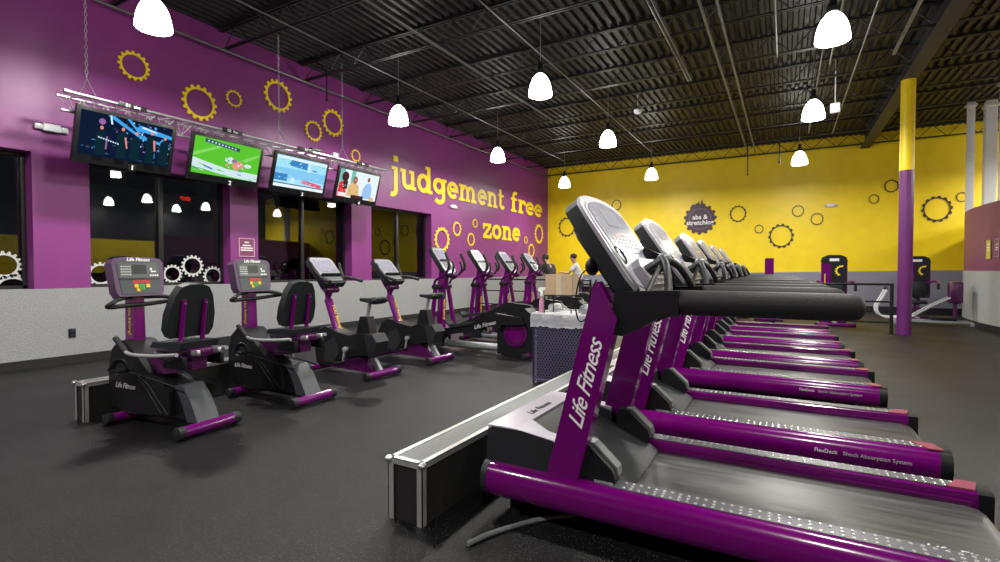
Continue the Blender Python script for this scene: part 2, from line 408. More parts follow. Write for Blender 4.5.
# conduits under the joists
cond = [(XL+.16, 1.0, 18.3, 4.885, .022, 'grey pipe running along the top of the purple wall'),
        (-6.45, 1.2, 15.6, 4.875, .012, 'thin conduit feeding the lamps beside the purple wall'),
        (-4.94, 1.0, 11.2, 4.87, .024, 'fat grey conduit between the first and second lamp rows'),
        (-3.62, 4.6, 15.8, 4.875, .012, 'thin conduit feeding the middle row of lamps'),
        (-1.65, 3.5, 10.2, 4.87, .020, 'grey double conduit over the treadmill consoles'),
        (-1.05, 3.0, 17.9, 4.87, .020, 'grey conduit of a close pair over the treadmills, farther from the pole'),
        (-.84, 3.0, 17.9, 4.87, .020, 'grey conduit of a close pair over the treadmills, closer to the pole'),
        (-.16, 3.0, 9.8, 4.87, .016, 'short grey conduit ending above the treadmill belts'),
        (.50, 1.0, 15.6, 4.875, .014, 'thin conduit feeding the lamps over the treadmill tails'),
        (.64, 3.0, 10.6, 4.87, .016, 'grey conduit beside the lamp line over the treadmill tails'),
        (1.05, 3.0, 16.0, 4.87, .014, 'thin grey conduit between the lamp line and the girder'),
        (1.54, 3.0, 10.6, 4.86, .028, 'thick pale conduit closest to the dark girder')]
for x, y0, y1, z, r, lab in cond:
    mb = MB(); mb.cyl((0, y0, 0), (0, y1, 0), r, n=8)
    if 'double' in lab: mb.cyl((.05, y0, 0), (.05, y1, 0), r*.7, n=8)
    yy = y0+.3
    while yy < y1: mb.cyl((0, yy, 0), (0, yy+.03, 0), r*1.35, n=8); yy += 1.6
    o_ = mb.build('ceiling_conduit', CONDUIT); o_.location = (x, 0, z); tag(recenter(o_, (0, y0, 0)), lab, 'conduit'); o_.location = (x, y0, z)
# drop rods at the back
for x, y, z0, lab in ((-1.0, 16.6, 4.05, 'thin drop rod below the conduit pair before the yellow wall'), (-.16, 14.9, 4.0, 'lone drop rod hanging before the yellow wall, nearer the lamp'), (-7.95, 7.0, 4.6, 'short black hanger rod beside the purple wall')):
    o_ = MB().cyl((0, 0, 0), (0, 0, ZD-z0), .014, n=8).cyl((0, 0, 0), (0, 0, .03), .03, n=8).build('hanger_rod', STEELB); o_.location = (x, y, z0); tag(o_, lab, 'rod')

# ------------------------------------------------------------------ pendant lamps
def make_lamp():
    t_ = thing('pendant_lamp', '', 'lamp')
    dome = [(.182, -.17), (.187, -.165), (.184, -.11), (.172, -.04), (.150, .04), (.118, .105), (.08, .15), (.05, .175)]
    MB().lathe(dome, n=28).build('lamp_shade', SHADE_GLOW, t_)
    MB().lathe([(.045, .17), (.062, .18), (.062, .24), (.04, .26), (.04, .36), (.015, .37)], n=16, cap=True).build('ballast_housing', BLK, t_)
    MB().cyl((0, 0, .36), (0, 0, ZD-4.2), .006, n=6).build('hanging_cable', STEELP, t_)
    return t_
lamps = [(-6.38, 3.1, 'big glowing pendant lamp above the wall gears over the first television'),
 (-6.45, 7.4, 'glowing pendant lamp hanging above the start of the judgement lettering'),
 (-6.45, 11.2, 'glowing pendant lamp hanging above the middle of the purple wall lettering'),
 (-6.5, 15.8, 'small glowing pendant lamp at the corner of purple and yellow walls'),
 (-3.44, 7.34, 'glowing pendant lamp in the middle of the dark ceiling over the bin'),
 (-3.5, 11.05, 'glowing pendant lamp above the first treadmill console, mid ceiling'),
 (-3.62, 15.8, 'small glowing pendant lamp before the yellow wall, between two consoles'),
 (.47, 7.36, 'largest glowing pendant lamp over the treadmill tails near the girder'),
 (.42, 10.95, 'glowing pendant lamp over the treadmill row beside a small white box'),
 (.3, 15.5, 'small glowing pendant lamp before the yellow wall above the weight machine')]
unseen = [(-3.5, 3.1), (.45, 3.1), (-6.45, -1.1), (-3.5, -1.1), (.45, -1.1), (5.5, 3.1), (5.5, 7.3), (5.5, -1.1), (6.4, 13.5), (8.2, 10.4), (8.3, 13.2), (8.2, 16.6), (5.9, 10.8), (5.9, 16.9)]  # unseen lamps carrying on the grid, added for room light and window reflections
proto = make_lamp(); index_kids()
LS = 1.0
for k, (x, y, lab) in enumerate(lamps + [(a, b_, 'unseen pendant lamp added for light and reflections over x %d y %d' % (a, b_)) for a, b_ in unseen]):
    o_ = proto if k == 0 else copy_tree(proto)
    o_.location = (x, y, 4.2); o_['label'] = lab; o_['group'] = 'pendant lamps'
    if k >= len(lamps): o_['label'] = 'unseen pendant lamp added outside the picture frame for light and reflections'; 
    l = bpy.data.lights.new('lamp_light', 'AREA'); l.shape = 'DISK'; l.size = .33; l.energy = 105*LS; l.color = (1, .97, .90)
    lo = bpy.data.objects.new('lamp_light', l); COL.objects.link(lo); lo.location = (0, 0, -.165); lo.parent = o_
# smoke detector / sensor discs and small box near lamp
o_ = MB().lathe([(.01, -.06), (.07, -.05), (.09, -.01), (.09, .02), (.01, .03)], n=18).cyl((0, 0, .02), (0, 0, ZD-4.85), .012, n=8).build('ceiling_sensor', WHT); o_.location = (-2.95, 11.5, 4.85)
tag(o_, 'small white round sensor under the ceiling beside a pendant lamp', 'sensor')
o_ = MB().box((0, 0, 0), (.16, .1, .18), bevel=.01).cyl((0, 0, .08), (0, 0, ZD-4.35), .01, n=6).build('ceiling_speaker', WHT); o_.location = (.80, 11.6, 4.35)
tag(o_, 'small white box hanging beside the lamp near the girder', 'speaker')

# ------------------------------------------------------------------ wall gears (positions measured on the walls)
def onwall(px, py):
    """point of the left wall seen along a photo direction (used to place the painted gears)"""
    f = Vector((-math.sin(CAM_YAW)*math.cos(CAM_PITCH), math.cos(CAM_YAW)*math.cos(CAM_PITCH), -math.sin(CAM_PITCH)))
    r = Vector((math.cos(CAM_YAW), math.sin(CAM_YAW), 0)); u = r.cross(f)
    return f + r*((px-500)/500) + u*((281-py)/500)
def on_left(px, py, x): v = onwall(px, py); k = x/v.x; return Vector((x, v.y*k, CAM_H+v.z*k)), k
def on_back(px, py, y): v = onwall(px, py); k = y/v.y; return Vector((v.x*k, y, CAM_H+v.z*k)), k
lg = [(134, 66, 14.5, 'yellow gear ring above the first television, highest on the purple wall'),
 (199.5, 103, 17.5, 'big yellow gear ring directly above the second television'),
 (234, 98.7, 8.5, 'small yellow gear ring between two big ones above the second television'),
 (278, 96, 16, 'big yellow gear ring crossed by a hanging chain'),
 (313.5, 131, 10.5, 'middling yellow gear ring just above the third television'),
 (333, 123, 13.5, 'big yellow gear ring by the chain nearest the lettering'),
 (355.8, 155.7, 6.3, 'tiny yellow gear ring touching the truss above the fourth television'),
 (442, 239.5, 12.5, 'big yellow gear ring below the judgement lettering, beside the last window'),
 (457, 229, 7.3, 'yellow gear ring beside the big one below the lettering, above another ring'),
 (475, 223.5, 4.5, 'smallest yellow gear ring before the word zone'),
 (471, 239.5, 6.7, 'yellow gear ring low down just before the word zone'),
 (525.8, 240, 3.6, 'tiny yellow gear ring right after the word zone'),
 (531.4, 250.7, 7, 'yellow gear ring lowest after the word zone'),
 (539, 234, 9.8, 'large yellow gear ring beside the corner with the yellow wall')]
for px, py, r_, lab in lg:
    p, k = on_left(px, py, XL+.012); gear('wall_gear', p, r_*k/500, 'x', YELW, 16 if r_ > 9 else 13, .74, .02, lab, group='yellow gears on the purple wall')
bg = [(567, 227, 10, 'dark gear ring half hidden behind the first treadmill console'),
 (616.5, 205, 5.5, 'small pale and dark gear ring between the first two treadmill consoles'),
 (738, 213.8, 8.5, 'dark gear ring beside the round black stretching emblem'),
 (759, 229, 4.5, 'tiny dark gear ring between the emblem side ring and the big ring'),
 (781, 236, 12.2, 'big dark gear ring in the middle of the yellow wall'),
 (798, 211, 6, 'pale grey and dark gear ring above the big middle one'),
 (817, 219, 6.2, 'dark gear ring below the emergency light on the yellow wall'),
 (874, 199, 4.8, 'small dark gear ring beside the pole, lower of two'),
 (891.5, 186, 6.6, 'dark gear ring touching the pole, upper of two'),
 (937, 209, 13.2, 'largest dark gear ring between the pole and white columns'),
 (962, 197, 5, 'dark gear ring mostly hidden behind the slim white column')]
for px, py, r_, lab in bg:
    p, k = on_back(px, py, YB-.012); gear('wall_gear', p, r_*k/500, 'y', DARKG, 14, .80, .02, lab, sx=.92, group='dark gears on the yellow wall')
# solid emblem
p, k = on_back(700, 219, YB-.014); rr = 15.5*k/500
em = thing('wall_emblem', 'solid dark gear emblem reading abs and stretching on the yellow wall', 'emblem', p)
EMB = mat('emblem dark plum', (.055, .03, .05), .5)
o_, i_ = ring_pts(rr, rr*.02, 15, th=.13); MB().frame(o_, i_, -.012, .012, 'y').build('gear_disc', EMB, em)
c1 = [(math.cos(2*PI*a/40)*rr*.68, math.sin(2*PI*a/40)*rr*.68) for a in range(40)]; c2 = [(x*.95, z*.95) for x, z in c1]
MB().frame(c1, c2, -.017, -.012, 'y').build('ring_line', mat('dull rose print', (.25, .12, .2), .5), em)
mb = MB()
for sx_ in (-.18, -.1, 0): mb.prism([(sx_-.02, rr*.75), (sx_+.12, rr*.75), (sx_+.06, rr*(1.28+sx_*1.2))], -.01, .01, 'y')
mb.bb((-.28, -.01, rr*.68), (-.16, .01, rr*.95)); mb.build('peak', EMB, em)
text('lettering', 'abs &', .22, basis((0, -.02, .06), (1, 0, 0), (0, 0, 1)), WHITE, em, bold=.004)
text('lettering', 'stretching', .22, basis((0, -.02, -.13), (1, 0, 0), (0, 0, 1)), WHITE, em, bold=.004)

# ------------------------------------------------------------------ slab lettering on the purple wall
def arcp(cx, cy, rx, ry, a0, a1, n=14): return [(cx+rx*math.cos(R(a0+(a1-a0)*i/n)), cy+ry*math.sin(R(a0+(a1-a0)*i/n))) for i in range(n+1)]
SW = .24
G = {  # strokes: (width, points)
 'j': (.62, [(SW, [(.40, 1), (.40, -.15)] + arcp(.16, -.15, .24, .26, 0, -110, 8)), (.17, [(.14, .92), (.42, .92)]), (.30, [(.40, 1.27), (.40, 1.55)])]),
 'u': (1.18, [(SW, [(.30, 1), (.30, .38)] + arcp(.56, .38, .26, .29, 180, 330, 9)), (SW, [(.88, 1), (.88, 0)]), (.17, [(.06, .92), (.3, .92)]), (.17, [(.64, .92), (.9, .92)]), (.17, [(.88, .08), (1.12, .08)])]),
 'd': (1.2, [(SW, arcp(.48, .5, .34, .40, 0, 360, 22)), (SW, [(.88, 1.45), (.88, 0)]), (.17, [(.62, 1.37), (.9, 1.37)]), (.17, [(.88, .08), (1.14, .08)])]),
 'g': (1.12, [(SW, arcp(.46, .56, .33, .34, 0, 360, 22)), (SW, [(.84, 1), (.84, -.08)] + arcp(.50, -.08, .34, .28, 0, -150, 10)), (.17, [(.84, .92), (1.08, .92)])]),
 'e': (1.02, [(SW, [(.16, .52), (.82, .52)] + arcp(.5, .5, .36, .39, 3, 318, 22))]),
 'm': (1.78, [(SW, [(.28, 1), (.28, 0)]), (SW, [(.30, .66)] + arcp(.57, .62, .25, .27, 150, 0, 8) + [(.82, 0)]), (SW, [(.84, .66)] + arcp(1.11, .62, .25, .27, 150, 0, 8) + [(1.38, 0)]), (.17, [(.04, .92), (.3, .92)]), (.17, [(.04, .08), (.52, .08)]), (.17, [(.62, .08), (1.03, .08)]), (.17, [(1.14, .08), (1.64, .08)])]),
 'n': (1.2, [(SW, [(.28, 1), (.28, 0)]), (SW, [(.30, .64)] + arcp(.58, .60, .28, .29, 150, 0, 8) + [(.86, 0)]), (.17, [(.04, .92), (.3, .92)]), (.17, [(.04, .08), (.52, .08)]), (.17, [(.64, .08), (1.12, .08)])]),
 't': (.80, [(SW, [(.30, 1.34), (.30, .32)] + arcp(.52, .32, .22, .22, 180, 330, 8)), (.17, [(.04, .92), (.68, .92)])]),
 'f': (.78, [(SW, [(.30, 0), (.30, 1.12)] + arcp(.53, 1.12, .23, .26, 180, 50, 8)), (.17, [(.04, .92), (.66, .92)]), (.17, [(.04, .08), (.58, .08)])]),
 'r': (.90, [(SW, [(.28, 1), (.28, 0)]), (SW, [(.30, .58)] + arcp(.60, .58, .30, .30, 160, 60, 7)), (.17, [(.04, .92), (.3, .92)]), (.17, [(.04, .08), (.58, .08)]), (.26, [(.76, .90), (.76, .64)])]),
 'z': (.95, [(.20, [(.08, .90), (.86, .90)]), (.22, [(.80, .88), (.16, .12)]), (.20, [(.08, .10), (.88, .10)]), (.15, [(.13, .62), (.13, 1)]), (.15, [(.83, .0), (.83, .38)])]),
 'o': (1.05, [(SW, arcp(.5, .5, .36, .39, 0, 360, 24))])}
def stroke(mb, pts, w, M, dz=.014):
    p = [Vector(q) for q in pts]; Lf, Rt = [], []; N = len(p); closed = (p[0]-p[-1]).length < 1e-4
    for i in range(N):
        a = p[i-1] if i > 0 else (p[-2] if closed else p[0]); b_ = p[i+1] if i < N-1 else (p[1] if closed else p[-1])
        d1 = (p[i]-a); d2 = (b_-p[i]); d1 = d1.normalized() if d1.length > 1e-6 else d2.normalized(); d2 = d2.normalized() if d2.length > 1e-6 else d1
        tg = (d1+d2).normalized(); nn = Vector((-tg.y, tg.x)); k = max(.5, nn.dot(Vector((-d1.y, d1.x))))
        Lf.append(p[i]+nn*w/2/k); Rt.append(p[i]-nn*w/2/k)
    t = bmesh.new(); rows = []
    for l_, r_ in zip(Lf, Rt): rows.append([t.verts.new(M @ Vector((c.x, c.y, z))) for c, z in ((l_, 0), (r_, 0), (r_, dz), (l_, dz))])
    for A, B in zip(rows, rows[1:]):
        for k in range(4): t.faces.new((A[k], A[(k+1) % 4], B[(k+1) % 4], B[k]))
    if not closed: t.faces.new(rows[0][::-1]); t.faces.new(rows[-1])
    mb._add(t)
def word(s, y0, y1, z, xh, label):
    adv = sum(G[c][0] for c in s); sx = (y1-y0)/adv; th = thing('wall_lettering', label, 'lettering', (XL, y0, z))
    y = 0
    for c in s:
        mb = MB(); M = Matrix(((0, 0, 1, 0), (sx, 0, 0, y), (0, xh, 0, 0), (0, 0, 0, 1)))
        for q, (w, pts) in enumerate(G[c][1]): stroke(mb, pts, w, M, .014+.0015*q)
        mb.build('letter', YELW, th); y += G[c][0]*sx
word('judgement', 9.15, 14.82, 3.27, .48, 'yellow slab letters spelling judgement on the purple wall')
word('free', 15.25, 17.85, 3.27, .48, 'yellow slab letters spelling free on the purple wall')
word('zone', 13.4, 16.0, 2.25, .47, 'yellow slab letters spelling zone, below the word free')

# ------------------------------------------------------------------ window stickers
def win_gear(px, py, r_, lab):
    p, k = on_left(px, py, XL-.238); gear('window_gear', p, r_*k/500, 'x', GEARW, 16, .70, .004, lab, group='white gears on the windows')
for a in [(4, 265, 14, 'white gear sticker on the first window, upper of two'), (13, 290, 16, 'white gear sticker cut by the sill of the first window'),
          (101, 274, 12, 'white gear sticker beside the first bike console'), (172.5, 274, 9.5, 'white gear sticker over the seat back, lower on the second window'),
          (192.5, 266, 11, 'white gear sticker over the seat back, highest of three'), (213, 276, 10, 'white gear sticker beside the purple pillar sign')]: win_gear(*a)

# ------------------------------------------------------------------ emergency lights, outlet, signs
def emergency(loc, rz, lab):
    t_ = thing('emergency_light', lab, 'light', loc, rz, 'emergency lights')   # local +x is out of the wall, y along it
    MB().bb((0, -.09, -.045), (.06, .09, .055), .012).build('battery_box', WHT, t_)
    for s_ in (-1, 1):
        h = MB().bb((.005, s_*.09, -.035), (.05, s_*.17, .035), .012).build('lamp_head', WHT, t_)
        MB().bb((.05, s_*.1, -.025), (.056, s_*.16, .025), .003).build('lens', mat('lens glass', (.6, .62, .6), .1), h)
emergency((XL, 2.78, 3.07), 0, 'white twin-head emergency light beside the first television')
emergency((XL, 11.8, 3.04), 0, 'small white emergency light under the word judgement')
p, _ = on_back(831, 205.5, YB-.0); emergency(p, -PI/2, 'white emergency light high on the yellow wall')
p, _ = on_left(72, 333, XL+.012)
ou = thing('wall_outlet', 'black wall outlet on the textured grey wainscot', 'outlet', p)
MB().bb((0, -.04, -.062), (.008, .04, .062), .003).build('cover_plate', BLKG, ou)
MB().bb((.008, -.02, .01), (.011, .02, .045)).bb((.008, -.02, -.045), (.011, .02, -.01)).build('socket', CHAR, ou)
def notice(loc, rz, w, h, bg_, rows, lab, frame_m, txt=None):
    t_ = thing('wall_notice', lab, 'sign', loc, rz)
    MB().bb((0, -w/2, -h/2), (.008, w/2, h/2)).build('sign_board', bg_, t_)
    f = .012; mb = MB()
    for a in (((0, -w/2-f, -h/2-f), (.014, -w/2, h/2+f)), ((0, w/2, -h/2-f), (.014, w/2+f, h/2+f)), ((0, -w/2, h/2), (.014, w/2, h/2+f)), ((0, -w/2, -h/2-f), (.014, w/2, -h/2))): mb.bb(*a)
    mb.build('sign_frame', frame_m, t_)
    mb = MB()
    for z, ww in rows: mb.bb((.008, -w*ww/2, h*z-h*.035), (.0095, w*ww/2, h*z+h*.035))
    mb.build('printed_lines', WHITE, t_)
p, k = on_left(246.5, 247.5, XL)
notice(p, 0, .27, .30, mat('plum sign face', (.20, .05, .13), .4), [(.3, .3), (.12, .6), (-.03, .85), (-.16, .85)], 'small framed plum notice with white lines on the purple pillar', mat('pink frame', (.7, .4, .55), .5))
# notices on curved wall near (3.66, 13.4)
notice((3.62, 13.85, 1.66), PI, .22, .36, mat('lime sign face', (.62, .55, .08), .5), [(.3, .6), (.1, .7), (-.05, .6)], 'lime yellow notice on the mauve curved half wall', mat('lime frame', (.5, .45, .1), .5))
notice((3.645, 13.48, 1.68), PI, .20, .34, mat('plum sign face', (.2, .05, .13), .4), [(.2, .5), (.02, .7), (-.1, .5)], 'small red-brown notice on the curved half wall at the picture edge', mat('pink frame', (.7, .4, .55), .5))
# exit sign (its mirror image shows in the window)
ex = thing('exit_sign', 'red exit sign hanging beyond the picture edge, mirrored in the window', 'sign', (3.3, 10.9, 4.0), PI)
MB().bb((-.03, -.16, -.1), (.03, .16, .1), .01).build('sign_box', BLKG, ex); MB().cyl((0, 0, .1), (0, 0, 1.25), .01, n=8).build('rod', STEELB, ex)
text('lettering', 'EXIT', .19, basis((.033, 0, 0), (0, 1, 0), (0, 0, 1)), lamp_mat('exit red', (1, .03, .01), 9), ex, bold=.006)

# ------------------------------------------------------------------ television truss with four televisions
TX, TZ = -7.48, 3.38
tr_ = thing('ceiling_truss', 'long silver lattice truss carrying the four televisions', 'truss', (TX, 2.66, TZ)); TL = 5.5
MB().cyl((0, 0, 0), (0, TL, 0), .022, n=10).cyl((0, -.02, 0), (0, .02, 0), .028, n=10).build('front_tube', STEEL, tr_)
MB().cyl((-.26, 0, 0), (-.26, TL, 0), .018, n=10).build('rear_tube', STEEL, tr_)
MB().cyl((-.13, 0, -.2), (-.13, TL, -.2), .018, n=10).build('lower_tube', STEEL, tr_)
mb = MB(); n = 22
for k in range(n):
    y0 = TL*k/n; y1 = TL*(k+1)/n; ym = (y0+y1)/2
    for a in ((0, 0), (-.26, 0)): mb.cyl((a[0], y0, a[1]), (-.13, ym, -.2), .007, n=5); mb.cyl((-.13, ym, -.2), (a[0], y1, a[1]), .007, n=5)
    mb.cyl((0, y0, 0), (-.26, ym, 0), .007, n=5); mb.cyl((-.26, ym, 0), (0, y1, 0), .007, n=5)
mb.build('lattice', STEELP, tr_)
MB().bb((-.06, 3.55, .02), (.02, 3.8, .08), .01).build('junction_box', BLK, tr_)
MB().bb((-.04, 4.05, .0), (.03, 4.17, .09), .015).build('receiver', WHT, tr_)
for y, lab in ((2.92, 'hanging chain above the first television'), (5.66, 'hanging chain crossing a yellow gear above the third television'), (7.08, 'hanging chain above the fourth television')):
    z0 = TZ+.26; L = ZD - z0; mb = MB(); n = int(L/.05)
    for k in range(n):
        z = (k+.5)*L/n; a = (k % 2)*PI/2
        mb.tube([(.014*math.cos(a)*math.cos(q), .014*math.sin(a)*math.cos(q), z+.030*math.sin(q)) for q in [2*PI*i/8 for i in range(8)]], .0045, n=4, closed=True)
    mb.tube([(0, 0, 0), (.13, .05, -.25)], .005, n=5); mb.tube([(0, 0, 0), (-.12, -.05, -.25)], .005, n=5)
    c = mb.build('hanging_chain', STEEL); c.location = (TX-.13, y, z0); tag(c, lab, 'chain', 'chains holding the truss')
def em_mat(name, col, s=1.0):
    if name in MATS: return MATS[name]
    return lamp_mat(name, col, s)
SCR = [em_mat('screen %d' % i, c, 1.1) for i, c in enumerate([
 (.004, .010, .03), (.05, .35, .8), (.30, .12, .35), (.7, .25, .22), (.004, .02, .03), (.6, .8, 1), (.10, .52, .03), (.22, .65, .12), (.60, .75, .78), (.85, .25, .25),
 (.05, .06, .14), (.22, .55, .82), (.35, .72, .88), (.04, .22, .52), (.75, .1, .2), (.75, .85, .88), (.18, .48, .42), (.75, .02, .02), (.06, .02, .02), (.72, .48, .22), (.32, .52, .85), (.25, .12, .06), (.85, .85, .9)])]
def blob(cx, cy, rx, ry, n=12): return [(cx+rx*math.cos(2*PI*i/n), cy+ry*math.sin(2*PI*i/n)) for i in range(n)]
def rect(x0, y0, x1, y1): return [(x0, y0), (x1, y0), (x1, y1), (x0, y1)]
PIC = []
a = [(0, rect(0, 0, 1, 1)), (1, [(.25, .98), (.6, .62), (.62, .66), (.32, 1)]), (1, [(.45, 1), (.6, .7), (.62, .72), (.49, 1)]), (1, [(.55, .78), (.98, .72), (.98, .80), (.6, .92)]), (1, [(.6, .6), (.95, .5), (.96, .56), (.6, .68)]),
     (5, [(.62, .86), (.80, .80), (.8, .83), (.63, .9)]), (2, rect(.2, .2, .27, .5)), (2, blob(.2, .82, .035, .07)), (1, rect(.72, .18, .8, .3)), (1, rect(.87, .3, .93, .45)), (5, [(.27, 1), (.29, .8), (.31, .8), (.29, 1)])]
for cx, h in ((.20, .68), (.42, .74), (.57, .70), (.74, .78), (.90, .72)):
    a += [(4, [(cx-.05, .05), (cx+.05, .05), (cx+.055, h-.16), (cx+.03, h-.07), (cx-.03, h-.07), (cx-.055, h-.16)]), (3, blob(cx, h, .018, .045))]
a += [(3, [(.44, .55), (.47, .30), (.485, .3), (.46, .57)]), (3, [(.76, .62), (.78, .36), (.8, .36), (.785, .62)])]
for i in range(9): a.append((5, rect(.17+.025*i, .44-.01*i, .185+.025*i, .47-.01*i)))
PIC.append(a)
a = [(6, rect(0, 0, 1, 1)), (7, [(0, .55), (.35, .85), (.4, .82), (0, .45)]), (7, [(.7, .55), (.95, .80), (1, .78), (.78, .52)]), (8, [(0, .42), (0, .18), (.5, .04), (1, 0), (1, .22), (.5, .24)]), (13, [(.15, .22), (.3, .14), (.3, .18), (.16, .27)]),
     (10, [(.14, .98), (.66, .88), (.66, .78), (.14, .88)]), (9, blob(.64, .38, .06, .13)), (8, blob(.54, .5, .05, .10)), (8, blob(.82, .42, .06, .06)), (9, blob(.72, .40, .04, .08)), (2, blob(.6, .5, .04, .05))]
for i in range(9): a.append((5, rect(.18+.05*i, .90-.01*i, .2+.05*i, .94-.01*i)))
PIC.append(a)
a = [(12, rect(0, 0, 1, 1)), (11, rect(0, .3, 1, .62)), (13, [(.22, .72), (.6, .66), (.6, .88), (.28, .9)]), (13, rect(0, .2, .24, .42)), (5, rect(.3, .16, .38, .34)), (14, [(.5, .22), (.95, .12), (.95, .24), (.55, .32)]), (15, rect(0, 0, 1, .10)), (10, rect(0, .10, 1, .13)), (5, rect(.62, .6, .66, .9)), (13, rect(.72, .66, .8, .7)), (15, rect(0, .9, 1, .97))]
PIC.append(a)
a = [(15, rect(0, 0, 1, 1)), (16, rect(.0, .3, .12, 1)), (16, rect(.28, .5, .38, 1)), (17, [(0, 0), (.2, 0), (.2, .45), (.12, .58), (.02, .5)]), (18, blob(.14, .74, .085, .18)), (18, rect(.11, .3, .22, .6)), (22, [(.02, .02), (.3, .02), (.26, .14), (.03, .16)]),
     (19, [(.22, .05), (.54, .05), (.50, .48), (.42, .58), (.32, .58), (.24, .42)]), (21, blob(.39, .68, .06, .14)), (3, blob(.39, .68, .025, .06)), (20, [(.6, .05), (.86, .05), (.84, .5), (.78, .66), (.68, .62), (.62, .4)]), (21, blob(.73, .78, .035, .09)), (18, rect(.34, .0, .66, .12)), (19, blob(.88, .06, .06, .08))]
PIC.append(a)
rnd = random.Random(3)
for k in range(70):
    u, v_ = rnd.uniform(.3, .98), rnd.uniform(.30, .95); w, h = rnd.uniform(.006, .03), rnd.uniform(.008, .05); sk = rnd.uniform(-.04, .04)
    PIC[0].insert(1, (rnd.choice([1, 1, 11, 10, 5, 2, 13]), [(u, v_), (u+w, v_-sk), (u+w, v_+h-sk), (u, v_+h)]))
for k in range(26):
    u, v_ = rnd.uniform(.02, .96), rnd.uniform(.03, .5); PIC[0].insert(1, (rnd.choice([10, 10, 2, 13]), rect(u, v_, u+rnd.uniform(.01, .05), v_+rnd.uniform(.01, .04))))
for k in range(26):
    u, v_ = rnd.uniform(.0, .93), rnd.uniform(.02, .3); PIC[1].append((rnd.choice([7, 8, 13, 5, 6]), [(u, v_), (u+.06, v_-.012), (u+.06, v_+.012), (u, v_+.024)]))
for k in range(22):
    u, v_ = rnd.uniform(.45, .75), rnd.uniform(.3, .55); PIC[1].append((rnd.choice([9, 5, 8, 6, 3]), blob(u, v_, rnd.uniform(.008, .02), rnd.uniform(.015, .035), 7)))
for k in range(60):
    u, v_ = rnd.uniform(.02, .93), rnd.uniform(.14, .88); PIC[2].append((rnd.choice([11, 12, 13, 5, 11, 12]), rect(u, v_, u+rnd.uniform(.01, .06), v_+rnd.uniform(.006, .03))))
for k in range(14):
    u, v_ = rnd.uniform(.5, .9), rnd.uniform(.13, .26); PIC[2].append((rnd.choice([14, 5, 9]), rect(u, v_, u+.02, v_+.02)))
for k in range(16):
    u, v_ = rnd.uniform(.03, .17), rnd.uniform(.05, .48); PIC[3].append((rnd.choice([17, 18, 5, 9]), rect(u, v_, u+.02, v_+.03)))
for k in range(14):
    u, v_ = rnd.uniform(.27, .48), rnd.uniform(.08, .45); PIC[3].append((rnd.choice([19, 21, 3]), rect(u, v_, u+.012, v_+.05)))
tvlab = ['television showing performers on a dark blue stage, tagged 1', 'television showing a green football field, tagged 2', 'television showing pale blue water scenes, tagged 3', 'television showing three people before a white backdrop, tagged 4']
chan = ['01  abc', '02  fox', '03', '04']
for i, y0 in enumerate((2.76, 4.12, 5.48, 6.87)):
    W_, H_ = 1.15, .70
    t_ = thing('television', tvlab[i], 'television', (TX+.02, y0+W_/2, TZ-.12), 0, 'televisions on the truss')
    tilt = Matrix.Rotation(R(16), 4, 'Y')   # top towards the room
    bz = .05; bl = .11
    mb = MB(); mb.bb((-.05, -W_/2, -H_), (0, W_/2, 0), .008); mb.bb((-.10, -W_/2+.15, -H_+.12), (-.04, W_/2-.15, -.12), .02); mb.xf(tilt); mb.build('casing', BLKG, t_)
    sw, sh = W_-2*bz, H_-bz-bl; mb = MB()
    for q, (ci, poly) in enumerate(PIC[i]):
        mb.mi = ci; d = .001+.0004*q
        t = bmesh.new(); t.faces.new([t.verts.new((d, -sw/2+u*sw, -H_+bl+v_*sh)) for u, v_ in poly]); mb._add(t)
    mb.xf(tilt); mb.build('screen', SCR, t_)
    mb = MB(); mb.bb((0, -.05, -.045), (.012, .05, .045), .004); mb.xf(tilt @ Matrix.Translation((.004, .08, -H_+.03))); tg = mb.build('number_tag', BLKG, t_)
    text('numeral', str(i+1), .085, tilt @ Matrix.Translation((.004, .08, -H_+.03)) @ basis((.013, 0, 0), (0, 1, 0), (0, 0, 1)), WHITE, tg, bold=.003)
    mb = MB(); mb.bb((.0, -.16, -.035), (.014, .16, .035), .004); mb.xf(Matrix.Translation((.008, .02, .12))); cs = mb.build('channel_sign', BLK, t_)
    text('lettering', chan[i], .06, basis((.0235, .02, .12), (0, 1, 0), (0, 0, 1)), WHITE, cs)
    mb = MB(); mb.bar((-.15, -.2, -.02), (-.19, -.2, -.35), .03, .02); mb.bar((-.15, .2, -.02), (-.19, .2, -.35), .03, .02); mb.bar((-.15, -.2, -.06), (-.15, .2, -.06), .03, .03); mb.bar((-.185, -.2, -.3), (-.185, .2, -.3), .03, .03); mb.build('mount_bracket', BLK, t_)

